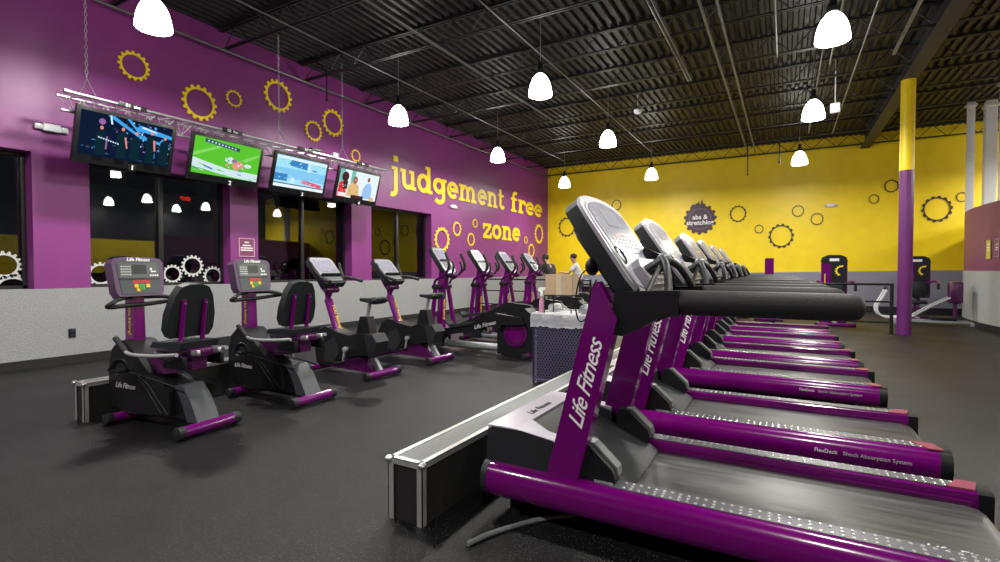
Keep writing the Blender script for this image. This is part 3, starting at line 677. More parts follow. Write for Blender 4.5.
# ------------------------------------------------------------------ treadmill
def make_treadmill():
    t_ = thing('treadmill', '', 'treadmill', group='treadmill row')
    L = 2.13
    for s_ in (-1, 1):
        # rail: rounded purple extrusion (cross-section y,z)
        pr = [(.315, .10), (.43, .10), (.462, .125), (.476, .165), (.475, .205), (.462, .243), (.44, .262), (.425, .270), (.335, .270), (.315, .262)]
        pr = [(s_*y, z) for y, z in pr]
        rail = MB().prism(pr, .03, L-.05, 'x', bevel=.004, seg=1).build('side_rail', PURP, t_, sharp=50)
        e1 = [(s_*(.395+(abs(y)-.395)*1.02), .185+(z-.185)*1.03) for y, z in pr]
        MB().prism(e1, -.0, .032, 'x', bevel=.012).build('rail_end_cap', CHAR, rail)
        MB().prism(e1, L-.052, L, 'x', bevel=.012).build('rail_end_cap', BLK, rail)
        mb = MB(); pts = [(.60, .41), (.68, .332), (L-.10, .332), (L-.06, .36), (L-.06, .415), (.68, .424)]
        mb.prism([(x_, s_*y) for x_, y in pts], .269, .2735, 'z')
        x_ = .71; mb.mi = 1
        while x_ < L-.09:
            for q in range(3):
                if q == 1 and int(x_*100) % 2: continue
                mb.cyl((x_, s_*(.350+q*.028), .273), (x_, s_*(.350+q*.028), .2765), .0085, r2=.005, n=6)
            x_ += .034
        mb.build('foot_plate', [mat('ribbed foot plate', (.09, .09, .10), .4, metal=.3), mat('highlight tinted studs', (.65, .65, .66), .25, metal=.6)], rail, sharp=20)  # studs pale as steel: their white highlights are put into the colour
        MB().prism([(.575, s_*.40), (.66, s_*.345), (.665, s_*.415)], .269, .281, 'z').build('plate_nose', STEELP, rail)
        # reddish rear corner deflector
        MB().prism([(L-.16, s_*.33), (L-.06, s_*.33), (L-.03, s_*.44), (L-.10, s_*.44)], .27, .278, 'z', bevel=.002).build('corner_plate', mat('rose corner plate', (.26, .05, .10), .3), rail)
        text('lettering', 'FlexDeck', .030, basis((1.56 if s_ < 0 else 1.99, s_*.4775, .190), (-s_, 0, 0), (0, 0, 1)), WHITE, rail)
        text('lettering', 'Shock Absorption System', .030, basis((1.80 if s_ < 0 else 1.75, s_*.4775, .190), (-s_, 0, 0), (0, 0, 1)), GREYPR, rail)
    # belt with rounded rear roller
    bp_ = [(.50, .215), (L-.10, .215), (L-.06, .208), (L-.035, .19), (L-.03, .165), (L-.045, .14), (.5, .14)]
    be = MB().prism(bp_, -.285, .285, 'y').build('belt', BELT, t_)
    text('lettering', 'Life Fitness', .056, basis((1.92, -.21, .2165), (1, 0, 0), (0, 1, 0)), GREYPR, be, shear=.3, bold=.001)
    mb = MB(); mb.bb((.05, -.315, .12), (L-.08, -.287, .232)); mb.bb((.05, .287, .12), (L-.08, .315, .232)); mb.build('deck_edge', PURPD, t_)
    mb = MB(); mb.bb((.05, -.30, .085), (L-.15, .30, .135), .01)
    for x_ in (.15, L-.25):
        for s_ in (-1, 1): mb.cyl((x_, s_*.36, .0), (x_, s_*.36, .10), .035, n=14)
    mb.build('under_frame', BLK, t_)
    # motor hood
    hp = [(.0, .16), (.0, .36), (.008, .425), (.03, .445), (.20, .447), (.36, .425), (.44, .40), (.70, .262), (.74, .228), (.72, .15)]
    hood = MB().prism([(x_, z) for x_, z in hp if x_ < .5] + [(.46, .15)], -.41, -.30, 'y', bevel=.006).prism([(x_, z) for x_, z in hp if x_ < .5] + [(.46, .15)], .30, .41, 'y', bevel=.006).prism(
        [(.0, .16), (.0, .36), (.008, .425), (.03, .440), (.19, .440), (.40, .36), (.66, .255), (.72, .224), (.70, .15)], -.30, .30, 'y', bevel=.006).build('motor_hood', CHAR, t_)
    # pale top, U-shaped with a trapezoid recess
    top = [(.006, -.405), (.40, -.405), (.43, -.33), (.30, -.31), (.17, -.22), (.17, .22), (.30, .31), (.43, .33), (.40, .405), (.006, .405)]
    mb = MB(); t = bmesh.new()
    def hz(x_): return .4475 if x_ < .2 else (.4475-(x_-.2)*.14)
    A = [t.verts.new((x_, y, hz(x_)-.012)) for x_, y in top]; B = [t.verts.new((x_, y, hz(x_)+.006)) for x_, y in top]
    # split in strips so that the bend stays clean
    t.free()
    for poly in ([(.006, -.405), (.17, -.405), (.17, .405), (.006, .405)], [(.17, -.405), (.42, -.405), (.43, -.325), (.30, -.31), (.17, -.22)], [(.17, .22), (.30, .31), (.43, .325), (.42, .405), (.17, .405)]):
        t = bmesh.new(); A = [t.verts.new((x_, y, hz(x_)-.02)) for x_, y in poly]; B = [t.verts.new((x_, y, hz(x_)+.004)) for x_, y in poly]
        t.faces.new(A); t.faces.new(B[::-1]); N = len(poly)
        for i in range(N): t.faces.new((A[i], B[i], B[(i+1) % N], A[(i+1) % N]))
        mb._add(t)
    ht = mb.build('hood_top', LILAC, hood, sharp=20)
    text('lettering', 'Life Fitness', .060, basis((.11, 0, .4525), (0, 1, 0), (-1, 0, 0)), BLKG, ht, shear=.3, bold=.001)
    # uprights, leaning back to the console, with dark boots
    for s_ in (-1, 1):
        y0, y1 = s_*.428, s_*.345
        up = MB().prism([(.345, .262), (.50, .262), (.685, 1.03), (.66, 1.07), (.592, 1.195), (.574, 1.17)], y0, y1, 'y', bevel=.014, seg=3).build('upright', PURP, t_)
        ang = math.atan2(.94, .225)
        dx = Vector((math.cos(ang), 0, math.sin(ang)))
        o3 = Vector((.540, s_*.4288, .72))
        M = tb(o3, dx, (0, s_, 0))
        text('lettering', 'Life Fitness', .105, M, WHITE, up, shear=.5, bold=.0005, spacing=.92)
        bo = [(.46, .262), (.49, .43), (.545, .435), (.66, .335), (.675, .29), (.655, .262)]
        b_ = MB().prism(bo, s_*.40, s_*.27, 'y', bevel=.012).build('upright_boot', BLK, t_)
        MB().prism([(.53, .436), (.56, .436), (.672, .338), (.678, .30), (.66, .30), (.655, .33)], s_*.36, s_*.30, 'y', bevel=.004).build('boot_strip', GREYP, b_)
        # handrail: bracket flaring down from the post, then a fat rounded grip
        y = s_*.355
        br = [(.655, .955), (.645, .975), (.665, 1.150), (.94, 1.160), (.94, 1.052), (.86, 1.040), (.78, .990), (.70, .952)]
        hr = MB().prism(br, y-.045, y+.045, 'y', bevel=.018, seg=3).build('handrail', BLK, t_)
        ov = [(.055*math.cos(a_)*(.85), .054*math.sin(a_)) for a_ in [2*PI*i/20 for i in range(20)]]
        t = bmesh.new(); rings = []
        for xx, k in ((.942, .96), (.95, 1), (1.50, .98), (1.545, .93), (1.57, .80), (1.583, .55), (1.588, .2)):
            rings.append([t.verts.new((xx, y+u*k, 1.108+v_*k)) for u, v_ in ov])
        for A, B in zip(rings, rings[1:]):
            for i in range(20): t.faces.new((A[i], A[(i+1) % 20], B[(i+1) % 20], B[i]))
        t.faces.new(rings[0][::-1]); t.faces.new(rings[-1])
        m2 = MB(); m2._add(t); m2.build('grip', FOAM, hr)
    # console: slab leaning away, rounded top
    P0 = Vector((.765, 0, 1.135)); P1 = Vector((.443, 0, 1.618)); up_ = (P1-P0).normalized(); nrm = Vector((up_.z, 0, -up_.x))   # faces the runner
    Lc = (P1-P0).length
    M = Matrix((Vector((0, 1, 0)), up_, nrm)).transposed().to_4x4(); M.translation = P0      # local: x across, y up the slab, z out of the face
    out = [(-.25, 0), (.25, 0), (.33, .03), (.36, .09), (.36, .44), (.345, .52), (.285, .562), (.16, .588), (0, .596), (-.16, .588), (-.285, .562), (-.345, .52), (-.36, .44), (-.36, .09), (-.33, .03)]
    sc_ = lambda k, pts: [(x_*(1-k/.36), .28+(y-.28)*(1-k/.28)) for x_, y in pts]
    con = MB().prism(out, -.085, -.012, 'z', bevel=.012).xf(M).build('console', CHAR, t_)
    MB().prism(sc_(-.002, out), -.014, .004, 'z', bevel=.006).xf(M).build('console_rim', SILV, con)
    MB().prism(sc_(.03, out), .002, .008, 'z', bevel=.002).xf(M).build('console_face', LILAC, con)
    MB().prism([(-.24, .07), (.24, .07), (.27, .40), (.24, .46), (-.24, .46), (-.27, .40)], -.125, -.083, 'z', bevel=.015).xf(M).build('rear_shell', BLK, con)
    sp = [(-.27, .235), (.27, .235), (.30, .40), (.29, .49), (.22, .53), (.12, .552), (0, .56), (-.12, .552), (-.22, .53), (-.29, .49), (-.30, .40)]
    scn = MB().prism(sp, .007, .011, 'z').xf(M).build('display', SCREEN, con)
    MB().prism(rect(-.13, .40, .13, .51), .0105, .013, 'z').xf(M).build('display_window', mat('blue grey lcd', (.38, .40, .47), .15), scn)
    mb = MB(); mb.prism([(-.14, .33), (-.02, .345), (.10, .33), (.10, .342), (-.02, .357), (-.14, .342)], .0105, .0125, 'z'); mb.xf(M); mb.build('red_stripe', mat('rose print', (.45, .12, .14), .4), scn)
    mb = MB()
    for r_ in range(3):
        for c in range(7): mb.prism(rect(-.21+c*.062, .262+r_*.024, -.165+c*.062, .276+r_*.024), .0105, .0125, 'z')
    mb.xf(M); mb.build('keypad', GREYP, scn)
    # speaker ellipses in the lower corners
    for s_ in (-1, 1):
        el = [(s_*.325+.022*math.cos(2*PI*i/20), .135+.115*math.sin(2*PI*i/20)) for i in range(20)]
        el2 = [(s_*.325+.016*math.cos(2*PI*i/20), .135+.103*math.sin(2*PI*i/20)) for i in range(20)]
        MB().prism(el, .004, .011, 'z').xf(M).build('speaker_rim', STEEL, con)
        MB().prism(el2, .010, .013, 'z').xf(M).build('speaker_grille', GREYP, con)
        # bottle holders beside the display
        MB().lathe([(.045, -.03), (.052, .0), (.052, .03), (.044, .034), (.04, .0), (.038, -.02), (.001, -.025)], n=20).xf(M @ Matrix.Translation((s_*.265, .215, .028 if s_ > 0 else -.018)) @ Matrix.Rotation(R(-30 if s_ > 0 else 0), 4, 'X')).build('bottle_holder', BLK, con)
    # lower pod with grab bar arch
    pod = MB().prism([(-.20, .02), (.20, .02), (.22, .13), (.17, .17), (-.17, .17), (-.22, .13)], .006, .05, 'z', bevel=.012).xf(M).build('control_pod', SILV, con)
    mb = MB()
    for x_ in (-.13, -.07, 0, .07, .13): mb.prism([(x_+.022*math.cos(a_), .10+.03*math.sin(a_)) for a_ in [2*PI*i/10 for i in range(10)]], .048, .058, 'z', bevel=.003)
    mb.xf(M); mb.build('pod_button', BLKG, pod)
    gb = MB(); gb.tube([(.71, -.20, 1.22), (.77, -.13, 1.27), (.80, -.05, 1.295), (.80, .05, 1.295), (.77, .13, 1.27), (.71, .20, 1.22)], .018, n=10, smooth=4); g_ = gb.build('grab_bar', CHAR, t_)
    mb = MB()
    for s_ in (-1, 1):
        mb.tube([(.80, s_*.05, 1.305), (.845, s_*.17, 1.26), (.88, s_*.30, 1.17), (.885, s_*.345, 1.14)], .018, n=10, smooth=4)
        mb.tube([(.80, s_*.02, 1.31), (.80, s_*.16, 1.24), (.79, s_*.345, 1.13)], .012, n=8, smooth=3)
    mb.build('grab_bar_arm', CHAR, g_)
    MB().ball((.80, 0, 1.305), .036, (1, 1.5, .8)).build('grip_pod', GREYP, g_)
    # ear-phone cord looped behind the console
    mb = MB(); mb.tube([(.53, -.24, 1.26), (.46, -.26, 1.23), (.43, -.27, 1.10), (.45, -.28, 1.00), (.49, -.27, 1.02), (.50, -.26, 1.12), (.53, -.25, 1.20)], .004, n=5, smooth=5); mb.build('power_cord', BLK, t_)
    [MB().ball((.505, s_*.24, 1.265), .035, (1, 1, 1.3)).build('rear_knob', BLK, t_) for s_ in (-1, 1)]
    return t_
proto = make_treadmill(); index_kids()
tl = [(-1.33, 2.605, 0, 'closest treadmill, at the open end of the row beside the carpeted box end'),
      (-1.345, 3.925, .4, 'second treadmill of the row, between the closest and the third'),
      (-1.375, 5.64, -.8, 'third treadmill of the row, after the widest gap'),
      (-1.39, 6.97, -.3, 'fourth treadmill of the row, its tail under the grips of nearer ones'),
      (-1.43, 8.47, .3, 'fifth treadmill of the row, last but one before the yellow wall'),
      (-1.46, 9.97, 0, 'sixth and last treadmill of the row, towards the yellow wall')]
for k, (x, y, rz, lab) in enumerate(tl):
    o_ = proto if k == 0 else copy_tree(proto)
    o_.location = (x, y, 0); o_.rotation_euler.z = R(rz); o_['label'] = lab

# ------------------------------------------------------------------ long carpeted cable boxes
def cable_box(x0, x1, y0, y1, h, lab):
    w = x1-x0; L = y1-y0
    t_ = thing('cable_box', lab, 'box', ((x0+x1)/2, y0, 0), 0)
    MB().bb((-w/2+.006, .008, .0), (w/2-.006, L-.008, h-.01)).build('carpeted_body', CARPET, t_)
    MB().bb((-w/2+.02, .02, h-.012), (w/2-.02, L-.02, h-.002)).build('ribbed_top', TREADTOP, t_)
    mb = MB(); e = .018
    for s_ in (-1, 1):
        mb.bb((s_*w/2, 0, h-.03), (s_*(w/2-.004), L, h)); mb.bb((s_*w/2, 0, h-.004), (s_*(w/2-.028), L, h+.002))
    for y in (0, L): yy = .004 if y == 0 else L-.004; mb.bb((-w/2, y, h-.03), (w/2, yy, h)); mb.bb((-w/2, y, h-.004), (w/2, y+(.028 if y == 0 else -.028), h+.002))
    mb.build('top_edge_trim', ALU, t_)
    for sx_ in (-1, 1):
        for y, sy in ((0, 1), (L, -1)):
            mb = MB(); mb.bb((sx_*(w/2+.003), y-sy*.003, 0), (sx_*(w/2-.03), y+sy*.002, h-.01)); mb.bb((sx_*(w/2+.003), y-sy*.003, 0), (sx_*(w/2-.002), y+sy*.03, h-.01)); mb.build('corner_trim', ALU, t_)
            MB().ball((sx_*w/2, y, h-.008), .022, (1, 1, .8)).build('corner_cap', STEEL, t_)
    return t_
cable_box(-1.72, -1.51, 1.89, 11.0, .31, 'long black carpeted box with silver edges in front of the treadmills')
cable_box(-5.11, -4.945, 1.84, 3.85, .32, 'black carpeted box with silver edges behind the recumbent bikes')
# flat flex cable on the floor under the first treadmill
o_ = MB().tube([(0, 0, .012), (.06, .16, .012), (.22, .40, .012), (.5, .6, .012)], .012, n=8, smooth=5).build('floor_cable', GREYP); o_.location = (-1.23, 1.86, .001); tag(o_, 'grey cable lying on the floor under the closest treadmill', 'cable')

# ------------------------------------------------------------------ recumbent bike (local +x towards the seat)
def end_tube(name, x, hw, z, r, parent):
    st = MB().cyl((x, -hw, z), (x, hw, z), r, n=16).build(name, PURP, parent)
    for s_ in (-1, 1): MB().cyl((x, s_*(hw-.005), z), (x, s_*(hw+.05), z), r+.006, n=16, bevel=.008).build('tube_end_cap', CHAR, st)
    return st
def make_recumbent():
    t_ = thing('recumbent_bike', '', 'exercise bike', group='recumbent bikes')
    end_tube('front_stabilizer', 0, .20, .05, .038, t_)
    end_tube('rear_stabilizer', .90, .20, .055, .042, t_)
    MB().bb((-.0, -.03, .05), (.9, .03, .10), .01).build('base_beam', CHAR, t_)
    hs = MB().prism([(-.14, .12), (-.18, .26), (-.18, .44), (-.13, .59), (-.04, .665), (.04, .665), (.16, .60), (.28, .50), (.38, .42), (.52, .38), (.60, .30), (.62, .12), (.1, .08)], -.12, .12, 'y', bevel=.03, seg=3).build('housing', BLK, t_)
    for s_ in (-1, 1):
        mb = MB(); mb.tube([(.16, s_*.121, .40), (.30, s_*.123, .34), (.52, s_*.123, .13)], .005, n=5); mb.tube([(.20, s_*.121, .41), (.36, s_*.123, .34), (.60, s_*.123, .13)], .005, n=5); mb.tube([(.1, s_*.122, .42), (.4, s_*.122, .39), (.8, s_*.122, .34)], .005, n=5)
        mb.build('seam_line', CHAR, hs)
        text('lettering', 'Life Fitness', .060, basis((.05, s_*.1225, .30), (-s_, 0, 0), (0, 0, 1)), GREYPR, hs, shear=.4, bold=.001)
    MB().prism([(.20, .42), (.50, .40), (.62, .36), (.80, .18), (.82, .09), (.20, .09)], -.07, .07, 'y', bevel=.03, seg=3).build('rear_body', BLK, t_)
    MB().prism([(.62, .35), (.71, .36), (.80, .27), (.86, .17), (.90, .09), (.77, .085), (.74, .17), (.69, .27)], -.088, .088, 'y', bevel=.02, seg=3).build('rear_shroud', mat('slate plastic', (.05, .055, .065), .4), t_)
    fr = MB().prism([(.16, .46), (.22, .54), (.80, .60), (.80, .48), (.24, .38)], -.06, .06, 'y', bevel=.012).build('frame_beam', PURPD, t_)
    for s_ in (-1, 1):
        MB().bar((.40, s_*.085, .585), (.92, s_*.085, .625), .03, .04, bevel=.006).build('seat_rail', STEEL, t_)
    # mast and console
    mast = MB().prism([(-.08, .60), (.05, .60), (.03, 1.10), (-.07, 1.10)], -.045, .045, 'y', bevel=.012).build('console_mast', PURP, t_)
    text('lettering', 'you belong!', .05, tb((-.01, -.0458, .82), (0, 0, -1), (0, -1, 0)), YEL, mast)
    u_ = Vector((-.16, 0, .98)).normalized(); nn = Vector((u_.z, 0, -u_.x)); M = Matrix((Vector((0, 1, 0)), u_, nn)).transposed().to_4x4(); M.translation = Vector((.08, 0, 1.03))
    hd = MB().prism([(-.165, 0), (.165, 0), (.185, .04), (.20, .28), (.175, .315), (.09, .328), (-.09, .328), (-.175, .315), (-.20, .28), (-.185, .04)], -.10, 0, 'z', bevel=.02, seg=3).xf(M).build('console', mat('plum grey plastic', (.10, .05, .11), .4), t_)
    MB().prism([(-.145, .02), (.145, .02), (.172, .28), (.14, .30), (-.14, .30), (-.172, .28)], -.002, .004, 'z').xf(M).build('console_face', mat('dark slate face', (.045, .055, .065), .3), hd)
    dsp = MB().prism(rect(-.15, .155, .15, .275), .003, .006, 'z').xf(M).build('display', mat('dim lcd', (.11, .125, .12), .2), hd)
    MB().prism(rect(-.055, .185, .055, .262), .005, .008, 'z').xf(M).build('display_window', mat('dim lcd window', (.05, .055, .05), .15), dsp)
    mb = MB()
    for c in range(5):
        for r_ in range(4): mb.prism(blob(-.135+c*.016, .18+r_*.022, .004, .005, 6), .0055, .0075, 'z')
    for a_ in ((.085, .215, .10, .235), (.09, .2, .13, .21)): mb.prism(rect(*a_), .0055, .0075, 'z')
    for c in range(4): mb.prism(rect(.08+c*.018, .166, .092+c*.018, .178), .0055, .0075, 'z')
    mb.xf(M); mb.build('indicator', WHITE, dsp)
    MB().prism(rect(-.06, .108, .075, .132), .003, .008, 'z').xf(M).build('red_label', RED, hd)
    for a_ in ((-.05, .07, -.02, .10), (.04, .07, .07, .10), (-.035, .04, -.005, .065)): MB().prism(rect(*a_), .003, .009, 'z', bevel=.002).xf(M).build('yellow_key', YEL, hd)
    mb = MB(); mb.prism(rect(-.015, .05, .03, .10), .003, .009, 'z', bevel=.002); mb.xf(M); mb.build('green_key', GREEN, hd)
    MB().prism(rect(-.155, .139, .155, .15), .003, .010, 'z').xf(M).build('reading_ledge', BLKG, hd)
    text('lettering', 'Life Fitness', .04, M @ basis((0, .305, .004), (1, 0, 0), (0, 1, 0)), WHITE, hd, shear=.3, bold=.001)
    MB().tube([(.02, -.05, 1.02), (.07, -.17, 1.01), (.12, -.24, .985), (.10, -.265, .96), (.06, -.22, .95), (.04, -.08, .955), (.04, .08, .96), (.06, .22, .975), (.10, .275, .985), (.12, .25, 1.0), (.07, .17, 1.02), (.02, .05, 1.02)], .018, n=10, closed=True, smooth=4).build('handlebar_loop', FOAM, t_)
    # seat
    MB().prism([(.44, .645), (.80, .645), (.82, .70), (.74, .70), (.48, .69)], -.155, .155, 'y', bevel=.022, seg=3).build('seat', VINYL, t_)
    MB().bb((.42, -.10, .585), (.86, .10, .645), .01).build('seat_carriage', PURPD, t_)
    bx = Matrix.Translation((.66, 0, .73)) @ Matrix.Rotation(R(12), 4, 'Y')
    outl = [(-.155, 0), (.155, 0), (.185, .06), (.185, .18), (.15, .33), (.11, .40), (.05, .42), (-.05, .42), (-.11, .40), (-.15, .33), (-.185, .18), (-.185, .06)]
    bk = MB().prism(outl, -.04, .03, 'x', bevel=.022, seg=3).xf(bx).build('backrest', VINYL, t_)
    for s_ in (-1, 1):
        mb = MB(); mb.tube([(.035, s_*.085, .30), (.05, s_*.085, .02), (.10, s_*.10, -.16)], .019, n=10, smooth=4); mb.xf(bx)
        sp_ = mb.build('back_support', PURP, t_)
        mb = MB(); [mb.cyl((.045, s_*.085, z), (.058, s_*.085, z), .009, n=8) for z in (.28, .05)]; mb.xf(bx); mb.build('bolt', STEEL, sp_)
    for s_ in (-1, 1):
        h = MB().tube([(.84, s_*.20, .62), (.60, s_*.235, .60), (.36, s_*.25, .60), (.26, s_*.25, .64), (.20, s_*.25, .69)], .015, n=10, smooth=4).build('side_handle', STEELP, t_)
        MB().tube([(.30, s_*.25, .615), (.24, s_*.25, .66), (.17, s_*.25, .715)], .021, n=10, smooth=3).build('handle_grip', FOAM, h)
    mb = MB(); mb.cyl((.06, -.19, .43), (.06, .19, .43), .022, n=12); mb.build('crank_axle', STEEL, t_)
    for s_, a_ in ((-1, R(12)), (1, R(192))):
        e = Vector((.06+.14*math.cos(a_), 0, .43+.14*math.sin(a_)))
        ck = MB().bar((.06, s_*.175, .43), (e.x, s_*.18, e.z), .02, .03, bevel=.006, up=AY).build('crank_arm', STEELP, t_)
        MB().box((e.x, s_*.235, e.z), (.10, .10, .03), bevel=.012).tube([(e.x+.04, s_*.20, e.z), (e.x+.02, s_*.22, e.z+.07), (e.x-.02, s_*.25, e.z+.07), (e.x-.05, s_*.28, e.z)], .01, n=6, smooth=3, flat=2.2).build('pedal', BLK, ck)
    [MB().bb((.62, s_*.15-.02, .50), (.86, s_*.15+.02, .60), .015).build('adjust_cover', BLK, t_) for s_ in (-1, 1)]
    return t_
proto = make_recumbent(); index_kids()
for k, (x, y, rz, lab) in enumerate([(-4.73, 2.13, 5, 'recumbent bike at the open end, beside the silver-edged box end'), (-4.70, 3.14, 1.5, 'recumbent bike between the other recumbent and an upright bike')]):
    o_ = proto if k == 0 else copy_tree(proto)
    o_.location = (x, y, 0); o_.rotation_euler.z = R(rz); o_['label'] = lab

# ------------------------------------------------------------------ upright bike
def make_upright():
    t_ = thing('upright_bike', '', 'exercise bike', group='upright bikes')
    end_tube('rear_stabilizer', .93, .23, .055, .042, t_); end_tube('front_stabilizer', -.05, .20, .05, .036, t_)
    hs = MB().prism([(-.06, .10), (-.10, .35), (-.02, .50), (.10, .56), (.30, .50), (.50, .47), (.60, .50), (.86, .50), (.92, .42), (.86, .27), (.60, .24), (.40, .20), (.10, .08)], -.10, .10, 'y', bevel=.03, seg=3).build('housing', BLK, t_)
    MB().prism([(.74, .505), (.87, .505), (.935, .42), (.87, .26), (.80, .25)], -.105, .105, 'y', bevel=.035, seg=3).build('rear_shroud', CHAR, t_)
    MB().prism([(.10, .36), (.26, .44), (.34, .26), (.24, .12), (.08, .14)], -.108, .108, 'y', bevel=.03, seg=3).build('crank_shroud', CHAR, t_)
    MB().prism([(.20, .07), (.88, .05), (.80, .12), (.62, .27), (.42, .27)], -.07, .07, 'y', bevel=.02).build('frame_shell', PURPD, t_)
    MB().bar((.90, 0, .06), (.74, 0, .28), .05, .07, bevel=.01).build('rear_strut', STEELP, t_)
    MB().prism([(.56, .46), (.80, .46), (.745, .70), (.63, .70)], -.055, .055, 'y', bevel=.015).build('seat_sleeve', BLK, t_)
    MB().cyl((.69, 0, .68), (.74, 0, .87), .022, n=14).build('seat_post', STEELP, t_)
    t = bmesh.new(); rings = []
    for x_, w, zt, zb in ((.585, .012, .905, .885), (.60, .030, .915, .872), (.68, .042, .918, .862), (.76, .062, .920, .852), (.83, .105, .930, .845), (.89, .125, .938, .850), (.93, .105, .936, .865), (.945, .05, .925, .885)):
        rings.append([t.verts.new((x_, w*math.cos(a_), (zt+zb)/2+(zt-zb)/2*math.copysign(abs(math.sin(a_))**.6, math.sin(a_)))) for a_ in [2*PI*q/14 for q in range(14)]])
    for A, B in zip(rings, rings[1:]):
        for q in range(14): t.faces.new((A[q], A[(q+1) % 14], B[(q+1) % 14], B[q]))
    t.faces.new(rings[0][::-1]); t.faces.new(rings[-1]); mb = MB(); mb._add(t); mb.build('seat', VINYL, t_)
    # mast: leaning post, kink, fork
    ms = MB().tube([(.24, 0, .42), (.04, 0, .88)], .055, n=14, flat=.8).build('mast', PURP, t_)
    dm = (Vector((.04, 0, .88))-Vector((.24, 0, .42))).normalized()
    for nv in (Vector((0, -1, 0)), Vector((0, 1, 0))): text('lettering', 'YOU Belong!', .05, tb(Vector((.14, 0, .65))+nv*.0455, -dm, nv), YEL, ms)
    nv = Vector((dm.z, 0, -dm.x)); text('lettering', 'YOU Belong!', .06, tb(Vector((.14, 0, .65))+nv*.0562, -dm, nv), YEL, ms, bold=.001)
    mb = MB()
    mb.tube([(.03, 0, .86), (.02, 0, .96), (.02, -.07, 1.04), (-.03, -.08, 1.13)], .030, n=12, smooth=3); mb.tube([(.02, 0, .96), (.02, .07, 1.04), (-.03, .08, 1.13)], .030, n=12, smooth=3)
    mb.tube([(.03, 0, .88), (.10, 0, 1.0), (.16, 0, 1.10)], .028, n=12, smooth=3); fk = mb.build('mast_fork', PURP, t_)
    MB().cyl((.10, -.10, 1.0), (.10, .10, 1.0), .038, n=14, bevel=.008).build('pivot', PURPD, fk)
    P0 = Vector((.19, 0, 1.085)); P1 = Vector((-.13, 0, 1.405)); u_ = (P1-P0).normalized(); nn = Vector((u_.z, 0, -u_.x)); M = Matrix((Vector((0, 1, 0)), u_, nn)).transposed().to_4x4(); M.translation = P0
    hd = MB().prism([(-.15, 0), (.15, 0), (.185, .05), (.185, .37), (.165, .435), (.10, .45), (-.10, .45), (-.165, .435), (-.185, .37), (-.185, .05)], -.075, 0, 'z', bevel=.016, seg=3).xf(M).build('console', CHAR, t_)
    MB().prism([(-.16, .14), (.16, .14), (.17, .39), (.14, .43), (-.14, .43), (-.17, .39)], -.001, .005, 'z').xf(M).build('console_face', SILV, hd)
    MB().prism(rect(-.135, .19, .135, .40), .004, .008, 'z').xf(M).build('display', SCREEN, hd)
    MB().prism([(-.15, .125), (.15, .125), (.15, .145), (-.15, .145)], .0, .03, 'z', bevel=.004).xf(M).build('reading_ledge', BLKG, hd)
    MB().prism(rect(-.12, .035, .12, .10), .0, .008, 'z', bevel=.002).xf(M).build('keypad', GREYP, hd)
    for s_ in (-1, 1):
        mb = MB(); mb.tube([(.06, s_*.08, 1.13), (.14, s_*.19, 1.15), (.26, s_*.24, 1.13), (.36, s_*.25, 1.105)], .021, n=10, smooth=4); hb = mb.build('handlebar', FOAM, t_)
        MB().tube([(.12, s_*.17, 1.15), (.05, s_*.20, 1.22), (-.01, s_*.22, 1.33)], .018, n=10, smooth=4).build('bar_horn', FOAM, hb)
    mb = MB(); mb.cyl((.47, -.15, .31), (.47, .15, .31), .025, n=12); mb.build('crank_axle', STEEL, t_)
    for s_, a_ in ((-1, R(-100)), (1, R(80))):
        e = Vector((.47+.15*math.cos(a_), 0, .31+.15*math.sin(a_)))
        ck = MB().bar((.47, s_*.135, .31), (e.x, s_*.145, e.z), .02, .032, bevel=.008, up=AY).cyl((.47, s_*.12, .31), (.47, s_*.155, .31), .032, n=14, bevel=.006).build('crank_arm', STEELP, t_)
        MB().box((e.x, s_*.20, e.z), (.10, .09, .03), bevel=.012).build('pedal', BLK, ck)
    return t_
proto = make_upright(); index_kids()
for k, (x, y, lab) in enumerate([(-4.95, 4.32, 'upright bike between a recumbent bike and the other upright bike'), (-4.95, 5.43, 'upright bike between the other upright bike and the cross trainers')]):
    o_ = proto if k == 0 else copy_tree(proto)
    o_.location = (x, y, 0); o_['label'] = lab

